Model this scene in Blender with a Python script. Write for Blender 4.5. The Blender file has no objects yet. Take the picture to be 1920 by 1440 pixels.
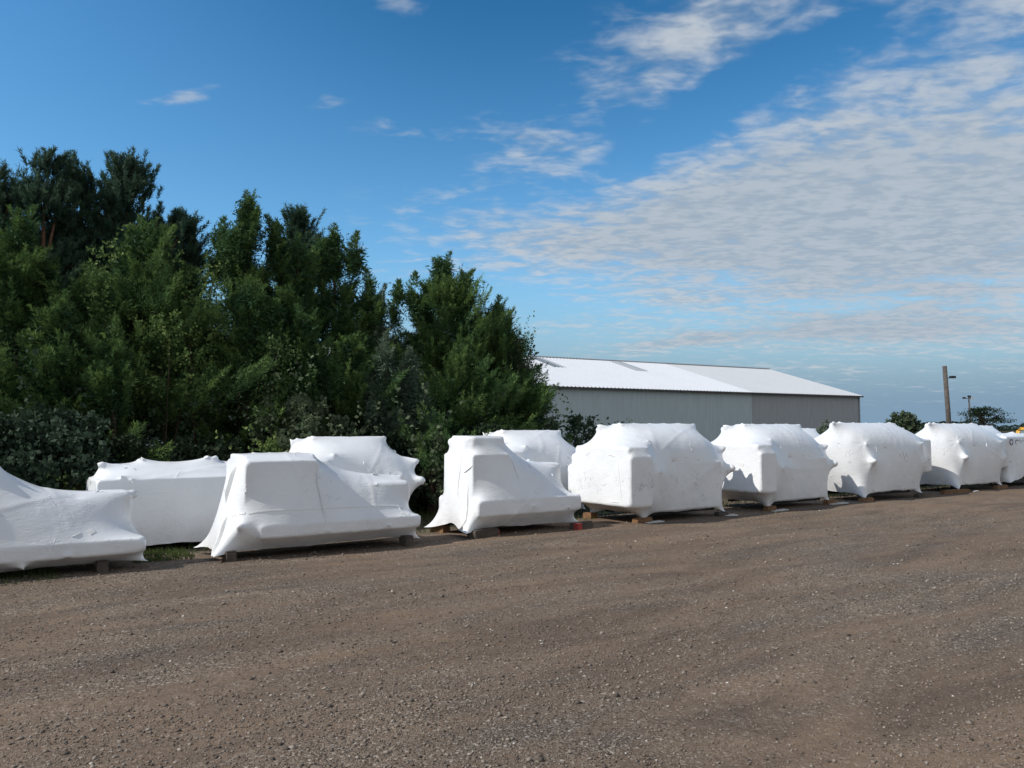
import bpy, math, random
import numpy as np
from mathutils import Vector, Matrix
from mathutils.bvhtree import BVHTree

R = math.radians
S = bpy.context.scene
C = S.collection

# ------------------------------------------------------------------ camera
EYE = 1.6
PITCH = math.atan(83.0/1478.0)
cam_d = bpy.data.cameras.new('camera'); cam_d.sensor_width = 36.0
cam_d.lens = 36.0*1478.0/1920.0; cam_d.clip_start = 0.1; cam_d.clip_end = 6000
cam = bpy.data.objects.new('camera', cam_d); C.objects.link(cam)
cam.location = (0, 0, EYE); cam.rotation_euler = (math.pi/2+PITCH, 0, 0)
S.camera = cam

# ------------------------------------------------------------------ light
SUN_EL = 40.0
sun_dir = np.array([-0.930, -0.367]); sun_dir /= np.linalg.norm(sun_dir)
ce, se = math.cos(R(SUN_EL)), math.sin(R(SUN_EL))
to_sun = Vector((sun_dir[0]*ce, sun_dir[1]*ce, se))
sl = bpy.data.lights.new('sun', 'SUN'); sl.energy = 3.6; sl.angle = R(0.53); sl.color = (1.0, 0.955, 0.88)
so = bpy.data.objects.new('sun', sl); C.objects.link(so)
so.rotation_euler = to_sun.to_track_quat('Z', 'Y').to_euler(); so.location = (-30, -15, 40)
S.view_settings.view_transform = 'Standard'; S.view_settings.look = 'None'
S.view_settings.exposure = 0.25; S.view_settings.gamma = 1.0
S.view_settings.use_curve_mapping = False
S.cycles.max_bounces = 6; S.cycles.transparent_max_bounces = 4

c_, s_ = math.cos(PITCH), math.sin(PITCH)
def ray(px, py):
    X = (px-960)/1478.0; Z = (720-py)/1478.0
    return np.array([X, c_-Z*s_, s_+Z*c_])

# --- node helpers
class NT:
    def __init__(s, nt): s.nt = nt; nt.nodes.clear()
    def n(s, t, **k):
        nd = s.nt.nodes.new(t)
        for a, b in k.items(): setattr(nd, a, b)
        return nd
    def l(s, a, b): s.nt.links.new(a, b)
    def put(s, sock, v):
        if hasattr(v, 'is_linked') or isinstance(v, bpy.types.NodeSocket): s.l(v, sock)
        else: sock.default_value = v
    def m(s, op, a, b=0.0, c=0.0, clamp=False):
        nd = s.n('ShaderNodeMath', operation=op, use_clamp=clamp)
        s.put(nd.inputs[0], a); s.put(nd.inputs[1], b); s.put(nd.inputs[2], c); return nd.outputs[0]
    def mr(s, v, a, b, c=0.0, d=1.0, smooth=True):
        nd = s.n('ShaderNodeMapRange', interpolation_type='SMOOTHSTEP' if smooth else 'LINEAR')
        s.put(nd.inputs[0], v)
        for i, x in enumerate((a, b, c, d)): nd.inputs[i+1].default_value = x
        return nd.outputs[0]
    def noise(s, vec, scale, detail=3.0, rough=0.5, dist=0.0):
        nd = s.n('ShaderNodeTexNoise'); s.l(vec, nd.inputs['Vector'])
        nd.inputs['Scale'].default_value = scale; nd.inputs['Detail'].default_value = detail
        nd.inputs['Roughness'].default_value = rough; nd.inputs['Distortion'].default_value = dist
        return nd.outputs['Fac']
    def vor(s, vec, scale, feature='F1', out='Distance', rnd=1.0):
        nd = s.n('ShaderNodeTexVoronoi', feature=feature); s.l(vec, nd.inputs['Vector'])
        nd.inputs['Scale'].default_value = scale; nd.inputs['Randomness'].default_value = rnd
        return nd.outputs[out]
    def mix(s, f, a, b, blend='MIX'):
        nd = s.n('ShaderNodeMix', data_type='RGBA', blend_type=blend)
        s.put(nd.inputs[0], f)
        for i, v in ((6, a), (7, b)):
            if isinstance(v, tuple): nd.inputs[i].default_value = (*v[:3], 1)
            else: s.l(v, nd.inputs[i])
        return nd.outputs[2]
    def ramp(s, v, stops):
        nd = s.n('ShaderNodeValToRGB'); s.l(v, nd.inputs[0]); e = nd.color_ramp.elements
        while len(e) < len(stops): e.new(0.5)
        for x, (p, col) in zip(e, stops): x.position = p; x.color = (*col, 1)
        return nd.outputs[0]
    def mapping(s, vec, rot=(0, 0, 0), scale=(1, 1, 1), loc=(0, 0, 0)):
        nd = s.n('ShaderNodeMapping'); s.l(vec, nd.inputs[0])
        nd.inputs['Rotation'].default_value = rot; nd.inputs['Scale'].default_value = scale
        nd.inputs['Location'].default_value = loc; return nd.outputs[0]

# ------------------------------------------------------------------ world: sky with a thin cloud sheet
W_ = bpy.data.worlds.new('World'); S.world = W_; W_.use_nodes = True
t = NT(W_.node_tree)
sky = t.n('ShaderNodeTexSky', sky_type='NISHITA', sun_disc=False)
sky.sun_elevation = R(SUN_EL); sky.sun_rotation = math.atan2(to_sun.x, to_sun.y)
sky.altitude = 100; sky.air_density = 1.0; sky.dust_density = 0.25; sky.ozone_density = 2.0
hs = t.n('ShaderNodeHueSaturation'); hs.inputs['Saturation'].default_value = 1.30; hs.inputs['Value'].default_value = 1.0
hs.inputs['Hue'].default_value = 0.497
t.l(sky.outputs[0], hs.inputs['Color'])
tc = t.n('ShaderNodeTexCoord'); D = tc.outputs['Generated']
sx = t.n('ShaderNodeSeparateXYZ'); t.l(D, sx.inputs[0])
x, y, z = sx.outputs
yy = t.m('MAXIMUM', y, 0.02)
p = t.m('DIVIDE', x, yy); q = t.m('DIVIDE', z, yy)
zz = t.m('ADD', t.m('MAXIMUM', z, 0.0), 0.10)
cp = t.n('ShaderNodeCombineXYZ'); t.l(t.m('DIVIDE', x, zz), cp.inputs[0]); t.l(t.m('DIVIDE', y, zz), cp.inputs[1])
P = cp.outputs[0]
def blob(cx, cy, rx, ry, rot, amp):
    """soft elliptical bank of cloud, given by its bearing and slope in the sky"""
    d = ray(cx, cy); p0, q0 = d[0]/d[1], d[2]/d[1]
    a = t.m('SUBTRACT', p, float(p0)); b = t.m('SUBTRACT', q, float(q0))
    cr, sr = math.cos(R(rot)), math.sin(R(rot))
    u = t.m('ADD', t.m('MULTIPLY', a, cr*1478/rx), t.m('MULTIPLY', b, sr*1478/rx))
    v = t.m('ADD', t.m('MULTIPLY', a, -sr*1478/ry), t.m('MULTIPLY', b, cr*1478/ry))
    r2 = t.m('ADD', t.m('MULTIPLY', u, u), t.m('MULTIPLY', v, v))
    return t.m('MULTIPLY', t.m('EXPONENT', t.m('MULTIPLY', r2, -1.0)), amp)
BL = [(1620, 445, 580, 185, 0, 1.25), (1180, 440, 330, 95, 4, .55), (950, 425, 170, 60, 0, .45), (1850, 210, 420, 300, 40, 1.0), (1450, 330, 260, 110, 30, .4),
      (1300, 50, 240, 75, 20, .60), (1000, 265, 90, 42, -12, .60), (1210, 130, 150, 60, 35, .42), (1500, 60, 260, 40, 22, .30), (1700, 620, 420, 26, 1, .45),
      (1450, 632, 300, 16, 2, .36), (1230, 648, 150, 14, 8, .50), (1720, 655, 200, 8, 5, .15), (340, 182, 62, 17, 8, .85),
      (620, 190, 50, 20, 10, .62), (735, 245, 85, 18, -6, .66), (750, 5, 75, 28, -20, .65), (1600, 600, 420, 40, 0, .25), (400, 310, 60, 16, 0, .10),
      (1320, 215, 280, 30, 30, -.75), (1450, 110, 180, 36, 32, -.60), (960, 545, 130, 20, -5, -.2)]
mask = None
for b in BL:
    o = blob(*b); mask = o if mask is None else t.m('ADD', mask, o)
mp = t.mapping(P, rot=(0, 0, R(35)), scale=(1.0, 1.7, 1))
n1 = t.noise(mp, 1.5, 6, .58, .6)
n2 = t.noise(t.mapping(P, rot=(0, 0, R(20)), scale=(1, 1.25, 1), loc=(3, 1, 0)), 8.5, 4, .50, .4)
n3 = t.noise(mp, 22.0, 2, .45, .3)
nn = t.m('ADD', t.m('ADD', t.m('MULTIPLY', n1, .42), t.m('MULTIPLY', n2, .42)), t.m('MULTIPLY', n3, .07))
dens = t.m('ADD', t.m('MULTIPLY', mask, .50), t.m('MULTIPLY', t.m('SUBTRACT', nn, .47), 2.3))
cov = t.m('MULTIPLY', t.mr(dens, .05, .72), t.mr(mask, .03, .22))
cov = t.m('MULTIPLY', cov, .97)
edge = t.mr(mask, 1.6, .25)
lump = t.mr(t.m('ADD', t.m('MULTIPLY', n2, .65), t.m('MULTIPLY', n3, .35)), .38, .60)
ccol = t.mix(t.m('MULTIPLY', t.m('MULTIPLY_ADD', edge, .55, .45), lump), (1.98, 2.42, 2.92), (3.25, 3.48, 3.75))
low = t.mr(z, .22, .02)                                   # pale blue air near the horizon
deep = t.m('MULTIPLY', t.mr(z, .22, .62), t.mr(x, -.62, -.02))   # the zenith side, square to the sun, is the deepest blue
skyd = t.mix(1.0, hs.outputs[0], t.mix(deep, (.86, .92, .90), (.26, .56, .62)), 'MULTIPLY')
skyb = t.mix(low, skyd, (1.22, 1.90, 2.62))
# unseen cloud added behind and right of the viewer, giving shaded faces neutral light
away = t.mr(t.m('ADD', t.m('MULTIPLY', x, .55), t.m('MULTIPLY', y, -.83)), -.05, .45)
covb = t.m('MULTIPLY', away, t.m('MULTIPLY_ADD', t.mr(n1, .3, .6), .5, .45))
cov = t.m('MAXIMUM', cov, covb)
ccol = t.mix(away, ccol, (3.3, 3.35, 3.4))
skyc = t.mix(cov, skyb, ccol)
bg = t.n('ShaderNodeBackground'); t.l(skyc, bg.inputs[0]); bg.inputs[1].default_value = 0.15
wo = t.n('ShaderNodeOutputWorld'); t.l(bg.outputs[0], wo.inputs[0])

# ------------------------------------------------------------------ helpers
O = np.array([3.945, 14.677, 0.0])                 # a point on the front line of the machine row
U = np.array([math.sin(R(55)), math.cos(R(55)), 0.0])   # along the row
V = np.array([-U[1], U[0], 0.0])                         # away from the yard
ROWROT = math.atan2(U[1], U[0])
def Wd(a, b, zz_=0.0): return O+U*a+V*b+np.array([0, 0, zz_])

def tag(o, label=None, cat=None, group=None, kind=None):
    if label: o['label'] = label
    if cat: o['category'] = cat
    if group: o['group'] = group
    if kind: o['kind'] = kind
    return o
def empty(name, loc, rz=0.0):
    o = bpy.data.objects.new(name, None); C.objects.link(o); o.location = loc; o.rotation_euler = (0, 0, rz)
    o.empty_display_size = .2; return o
def mesh(name, verts, faces, mat, parent=None, smooth=False, attr=None):
    """faces: (n,3) or (n,4) array, or list of polygons"""
    me = bpy.data.meshes.new(name)
    verts = np.asarray(verts, dtype=np.float32)
    if isinstance(faces, np.ndarray):
        nf, k = faces.shape
        me.vertices.add(len(verts)); me.vertices.foreach_set('co', verts.ravel())
        me.loops.add(nf*k); me.loops.foreach_set('vertex_index', faces.astype(np.int32).ravel())
        me.polygons.add(nf); me.polygons.foreach_set('loop_start', np.arange(nf, dtype=np.int32)*k)
        me.update(calc_edges=True)
    else:
        me.from_pydata([tuple(map(float, v)) for v in verts], [], [tuple(f) for f in faces]); me.update()
    if smooth: me.polygons.foreach_set('use_smooth', [True]*len(me.polygons))
    if attr is not None:
        at = me.attributes.new('tint', 'FLOAT', 'POINT'); at.data.foreach_set('value', np.asarray(attr, dtype=np.float32))
    if mat: me.materials.append(mat)
    o = bpy.data.objects.new(name, me); C.objects.link(o)
    if parent: o.parent = parent
    return o
class MB:
    def __init__(s): s.v = []; s.f = []
    def add(s, vs, fs):
        n = len(s.v); s.v += [tuple(map(float, a)) for a in vs]; s.f += [tuple(i+n for i in f) for f in fs]; return s
    def box(s, c, d, rz=0.0, jit=0.0, rng=random):
        cx, cy, cz = c; dx, dy, dz = d[0]/2, d[1]/2, d[2]/2; cr, sr = math.cos(rz), math.sin(rz); vs = []
        for i in (-1, 1):
            for j in (-1, 1):
                for k in (-1, 1):
                    x, y, z = i*dx+rng.uniform(-jit, jit), j*dy+rng.uniform(-jit, jit), k*dz+rng.uniform(-jit, jit)
                    vs.append((cx+x*cr-y*sr, cy+x*sr+y*cr, cz+z))
        return s.add(vs, [(0, 1, 3, 2), (4, 6, 7, 5), (0, 4, 5, 1), (2, 3, 7, 6), (0, 2, 6, 4), (1, 5, 7, 3)])
    def tube(s, pts, rad, n=8, cap=True):
        pts = [np.array(p, float) for p in pts]; rad = rad if hasattr(rad, '__len__') else [rad]*len(pts)
        vs = []; fs = []
        for i, p in enumerate(pts):
            d = pts[min(i+1, len(pts)-1)]-pts[max(i-1, 0)]; d /= np.linalg.norm(d)+1e-9
            a = np.cross(d, [0, 0, 1] if abs(d[2]) < .9 else [1, 0, 0]); a /= np.linalg.norm(a); b = np.cross(d, a)
            for k in range(n):
                th = 2*math.pi*k/n; vs.append(p+rad[i]*(a*math.cos(th)+b*math.sin(th)))
        for i in range(len(pts)-1):
            for k in range(n):
                fs.append((i*n+k, i*n+(k+1) % n, (i+1)*n+(k+1) % n, (i+1)*n+k))
        if cap: fs += [tuple(range(n))[::-1], tuple((len(pts)-1)*n+k for k in range(n))]
        return s.add(vs, fs)
    def build(s, name, mat, parent=None, smooth=False): return mesh(name, s.v, s.f, mat, parent, smooth)

def material(name):
    m = bpy.data.materials.new(name); m.use_nodes = True; t = NT(m.node_tree)
    out = t.n('ShaderNodeOutputMaterial'); b = t.n('ShaderNodeBsdfPrincipled'); t.l(b.outputs[0], out.inputs[0])
    return m, t, b
def plain(name, col, rough=.6, metal=0.0, var=.15, scale=6.0, bump=0.0, col2=None):
    m, t, b = material(name); tc = t.n('ShaderNodeTexCoord')
    n = t.noise(tc.outputs['Object'], scale, 5, .6)
    c2 = col2 or tuple(c*(1-var*2) for c in col)
    t.l(t.mix(t.mr(n, .3, .7), c2, col), b.inputs['Base Color'])
    b.inputs['Roughness'].default_value = rough; b.inputs['Metallic'].default_value = metal
    if bump:
        bp = t.n('ShaderNodeBump'); bp.inputs['Strength'].default_value = bump; bp.inputs['Distance'].default_value = .01
        t.l(n, bp.inputs['Height']); t.l(bp.outputs[0], b.inputs['Normal'])
    return m

# ------------------------------------------------------------------ ground
def ground_mat():
    m, t, b = material('gravel_ground'); tc = t.n('ShaderNodeTexCoord'); P = tc.outputs['Object']
    lane = t.mapping(P, rot=(0, 0, -ROWROT))                     # x along the yard, y across
    st = t.mapping(lane, scale=(.26, 1.0, 1.0))
    big = t.noise(st, .75, 5, .6, .9)                            # wheel lanes: bare dirt against loose gravel
    st2 = t.mapping(lane, scale=(.25, 1.0, 1.0), loc=(5, 3, 0))
    mid = t.noise(st2, 2.6, 5, .6, .4)
    pat = t.noise(P, .35, 4, .6)
    f = t.m('ADD', t.m('MULTIPLY', big, .38), t.m('ADD', t.m('MULTIPLY', mid, .30), t.m('MULTIPLY', pat, .32)))
    grav = t.mr(f, .42, .60)
    dirt = t.mix(t.noise(P, 1.3, 5, .65), (.185, .125, .082), (.285, .200, .138))
    dirt = t.mix(t.noise(P, 55, 3, .7), dirt, (.12, .085, .062), 'MIX')
    cellc = t.vor(P, 62, out='Color'); sep = t.n('ShaderNodeSeparateColor'); t.l(cellc, sep.inputs[0])
    stone = t.ramp(sep.outputs[0], [(0, (.058, .048, .040)), (.35, (.130, .106, .086)), (.7, (.190, .160, .132)), (.93, (.27, .24, .205)), (1, (.46, .43, .39))])
    cellc2 = t.vor(P, 150, out='Color'); sep2 = t.n('ShaderNodeSeparateColor'); t.l(cellc2, sep2.inputs[0])
    fine = t.ramp(sep2.outputs[1], [(0, (.055, .043, .034)), (.5, (.150, .120, .095)), (.9, (.22, .185, .15)), (1, (.37, .33, .29))])
    gcol = t.mix(t.mr(sep.outputs[1], .45, .55, smooth=False), fine, stone)
    amt = t.m('MULTIPLY_ADD', grav, .62, .30)
    base = t.mix(amt, dirt, gcol)
    hv = t.n('ShaderNodeMix', data_type='RGBA', blend_type='MULTIPLY'); hv.inputs[0].default_value = 1
    t.l(base, hv.inputs[6]); t.l(t.ramp(t.noise(st, 1.5, 6, .65, 1.2), [(.28, (.66, .66, .68)), (.72, (1.34, 1.27, 1.17))]), hv.inputs[7])
    # the strip behind the machines is old leaf litter and thin grass
    sp = t.n('ShaderNodeSeparateXYZ'); t.l(lane, sp.inputs[0])
    off = float(O[1]*math.cos(ROWROT)-O[0]*math.sin(ROWROT))
    bb = t.m('SUBTRACT', t.m('ADD', sp.outputs[1], t.m('MULTIPLY', t.noise(P, .8, 4, .6), 1.2)), off+.6)
    back = t.mr(bb, 1.2, 3.2)
    t.l(t.mix(back, hv.outputs[2], (.045, .042, .022)), b.inputs['Base Color'])
    b.inputs['Roughness'].default_value = .95; b.inputs['Specular IOR Level'].default_value = .12
    h1 = t.m('SUBTRACT', 1.0, t.vor(P, 62)); h2 = t.m('SUBTRACT', 1.0, t.vor(P, 150))
    hh = t.m('ADD', t.m('MULTIPLY', t.m('MULTIPLY', h1, grav), .010), t.m('ADD', t.m('MULTIPLY', h2, .004), t.m('MULTIPLY', t.noise(P, 9, 6, .7), .022)))
    hh = t.m('ADD', hh, t.m('MULTIPLY', mid, .05))
    bp = t.n('ShaderNodeBump'); bp.inputs['Strength'].default_value = .85; bp.inputs['Distance'].default_value = 1.0
    t.l(hh, bp.inputs['Height']); t.l(bp.outputs[0], b.inputs['Normal'])
    return m
GM = ground_mat()
def lump(x, y):
    a = x*U[0]+y*U[1]; b = x*V[0]+y*V[1]
    return (.012*np.sin(a*.9+1.3*np.sin(b*.7))+.014*np.sin(b*2.1+.8*np.sin(a*.45))+.008*np.sin(b*5.3+a*.8)*np.cos(a*1.3)-.012)
NG = 220
gx, gy = np.meshgrid(np.linspace(-1, 1, NG), np.linspace(-1, 1, NG), indexing='ij')
def warp(v): return np.sign(v)*(22*np.abs(v)+2500*np.abs(v)**9)
GX, GY = warp(gx)+2, warp(gy)+10
GZ = lump(GX, GY)*np.clip(1.6-np.hypot(GX-2, GY-10)/22, 0, 1)
idx = np.arange(NG*NG).reshape(NG, NG)
gf = np.stack([idx[:-1, :-1], idx[1:, :-1], idx[1:, 1:], idx[:-1, 1:]], -1).reshape(-1, 4)
g = mesh('ground', np.stack([GX, GY, GZ], -1).reshape(-1, 3), gf, GM, smooth=True); tag(g, kind='structure')
def gz(x, y): return float(lump(x, y))*max(0.0, min(1.0, 1.6-math.hypot(x-2, y-10)/22))

# loose stones in front
def stone_mat():
    m, t, b = material('loose_stone'); at = t.n('ShaderNodeAttribute', attribute_name='tint')
    t.l(t.ramp(at.outputs['Fac'], [(0, (.05, .042, .036)), (.22, (.115, .092, .074)), (.55, (.215, .175, .140)), (.82, (.31, .265, .22)), (.95, (.44, .40, .345)), (1, (.58, .55, .50))]), b.inputs['Base Color'])
    b.inputs['Roughness'].default_value = .85; b.inputs['Specular IOR Level'].default_value = .25; return m
rs = np.random.RandomState(4)
def stones(n):
    Y = 2.7*(16/2.7)**rs.rand(n)**1.0; X = (rs.rand(n)*2-1)*.78*Y
    a = (X-O[0])*U[0]+(Y-O[1])*U[1]; b = (X-O[0])*V[0]+(Y-O[1])*V[1]
    band = (np.sin(b*2.1+.8*np.sin(a*.45)+.4)+.7*np.sin(b*.9+a*.12+1)+.6*np.sin(b*4.4+a*1.3)+.8*np.sin(a*1.7+1.4*np.sin(b*1.3))*np.sin(b*1.1+a*.4))/2.6
    keep = (b < .3) & (rs.rand(n) < np.clip(.45+.55*band, .12, 1))
    X, Y = X[keep], Y[keep]; n = len(X)
    r = np.clip(.0052*np.exp(rs.randn(n)*.47), .003, .021)*(.75+.06*Y)
    Zg = lump(X, Y)
    base = np.array([(1, 0, 0), (0, 1, 0), (-1, 0, 0), (0, -1, 0), (0, 0, 1), (0, 0, -1)], float)
    vs = base[None]*(1+rs.uniform(-.35, .35, (n, 6, 1)))+rs.uniform(-.25, .25, (n, 6, 3))
    vs *= np.stack([np.ones(n), rs.uniform(.55, 1, n), rs.uniform(.35, .75, n)], -1)[:, None]
    th = rs.rand(n)*6.283; c, s = np.cos(th)[:, None], np.sin(th)[:, None]
    vs = np.stack([vs[..., 0]*c-vs[..., 1]*s, vs[..., 0]*s+vs[..., 1]*c, vs[..., 2]], -1)*r[:, None, None]
    vs += np.stack([X, Y, Zg+r*.22], -1)[:, None]
    f = np.array([(0, 1, 4), (1, 2, 4), (2, 3, 4), (3, 0, 4), (1, 0, 5), (2, 1, 5), (3, 2, 5), (0, 3, 5)])
    F = (f[None]+np.arange(n)[:, None, None]*6).reshape(-1, 3)
    tint = np.repeat(np.clip(rs.beta(2.2, 2.4, n)*.9+(rs.rand(n) > .975)*.4, 0, 1), 6)
    return mesh('gravel', vs.reshape(-1, 3), F, stone_mat(), attr=tint)
tag(stones(170000), 'loose brown and grey gravel stones scattered over the yard', 'gravel', kind='stuff')

# ------------------------------------------------------------------ shrink wrap film
def film_mat(dirty=0.0, name='white_film', seed=0):
    m, t, b = material(name); tc = t.n('ShaderNodeTexCoord'); P = t.mapping(tc.outputs['Object'], loc=(seed*3.1, seed*1.7, 0))
    base = t.mix(t.mr(t.noise(P, 1.6, 4, .55), .35, .75), (.80, .81, .82), (.74, .75, .765))
    dust = t.mr(t.noise(P, 7, 6, .7), .55, .80)
    base = t.mix(t.m('MULTIPLY', dust, .22), base, (.52, .48, .43))
    # road dust near the hem
    sp = t.n('ShaderNodeSeparateXYZ'); t.l(tc.outputs['Object'], sp.inputs[0])
    hem = t.m('MULTIPLY', t.mr(sp.outputs[2], .45, .05), t.mr(t.noise(P, 5, 5, .6), .35, .7))
    base = t.mix(t.m('MULTIPLY', hem, .38), base, (.50, .45, .40))
    if dirty:
        d = t.vor(P, 2.0); dd = t.m('MULTIPLY', t.mr(t.noise(P, 2.1, 3, .5, .6), .50, .66), t.mr(t.noise(P, 26, 5, .75), .48, .64))
        dd = t.m('MULTIPLY', dd, t.mr(sp.outputs[2], 1.0, .7))
        base = t.mix(t.m('MULTIPLY', dd, dirty), base, (.20, .21, .22))
    t.l(base, b.inputs['Base Color'])
    b.inputs['Roughness'].default_value = .30; b.inputs['Specular IOR Level'].default_value = .5
    b.inputs['Subsurface Weight'].default_value = 0.0
    w1 = t.noise(t.mapping(P, rot=(.3, .5, .4), scale=(1, 1, 3.2)), 5.0, 4, .6, 1.2)
    w2 = t.noise(t.mapping(P, rot=(1.0, .2, .9), scale=(1, 4, 1)), 12.0, 3, .55, 1.0)
    msk = t.mr(t.noise(P, 1.7, 3, .5), .50, .68)
    # short crisp tucks where the film was heated
    vd = t.n('ShaderNodeTexVoronoi', feature='DISTANCE_TO_EDGE'); t.l(t.mapping(P, scale=(1, 1, .55)), vd.inputs['Vector']); vd.inputs['Scale'].default_value = 5.5
    tuck = t.m('MULTIPLY', t.mr(vd.outputs['Distance'], .035, .0), t.mr(t.noise(P, 3.3, 3, .5), .58, .68))
    h = t.m('ADD', t.m('MULTIPLY', w1, .007), t.m('ADD', t.m('MULTIPLY', t.m('MULTIPLY', w2, msk), .013), t.m('MULTIPLY', tuck, .007)))
    h = t.m('ADD', h, t.m('MULTIPLY', t.noise(P, 60, 3, .6), .0010))
    bp = t.n('ShaderNodeBump'); bp.inputs['Strength'].default_value = .55; bp.inputs['Distance'].default_value = 1.0
    t.l(h, bp.inputs['Height']); t.l(bp.outputs[0], b.inputs['Normal'])
    return m
FILM = film_mat(); FILM_D = film_mat(.55, 'scuffed_white_film', 2)
TAPE = plain('white_tape', (.82, .82, .81), .35, var=.04)
TIMBER = plain('raw_timber', (.24, .125, .055), .8, var=.2, scale=9, bump=.3)
TIMBER_G = plain('weathered_timber', (.10, .078, .062), .9, var=.2, scale=9, bump=.3)
REDP = plain('red_paint', (.42, .05, .035), .6, var=.15, scale=12)
STEEL = plain('dark_steel', (.035, .034, .034), .6, metal=.3, var=.2)

def sdf(p, pr):
    """distance and outward direction from one hard piece under the film"""
    if pr[0] == 'b':
        c, h, r = np.array(pr[1]), np.array(pr[2]), pr[3]
        d = p-c; q = np.abs(d)-(h-r); qm = np.maximum(q, 0); ln = np.linalg.norm(qm, axis=1); mx = q.max(1)
        dist = ln+np.minimum(mx, 0)-r
        ax = q.argmax(1); g = np.zeros_like(p); g[np.arange(len(p)), ax] = 1
        out = ln > 1e-9; g[out] = qm[out]/ln[out][:, None]
        return dist, g*np.where(d < 0, -1, 1)
    a, b, r = np.array(pr[1]), np.array(pr[2]), pr[3]
    ab = b-a; s = np.clip(((p-a)@ab)/max(ab@ab, 1e-9), 0, 1)[:, None]; d = p-(a+ab*s); ln = np.linalg.norm(d, axis=1)
    return ln-r, d/np.maximum(ln, 1e-9)[:, None]

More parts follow.
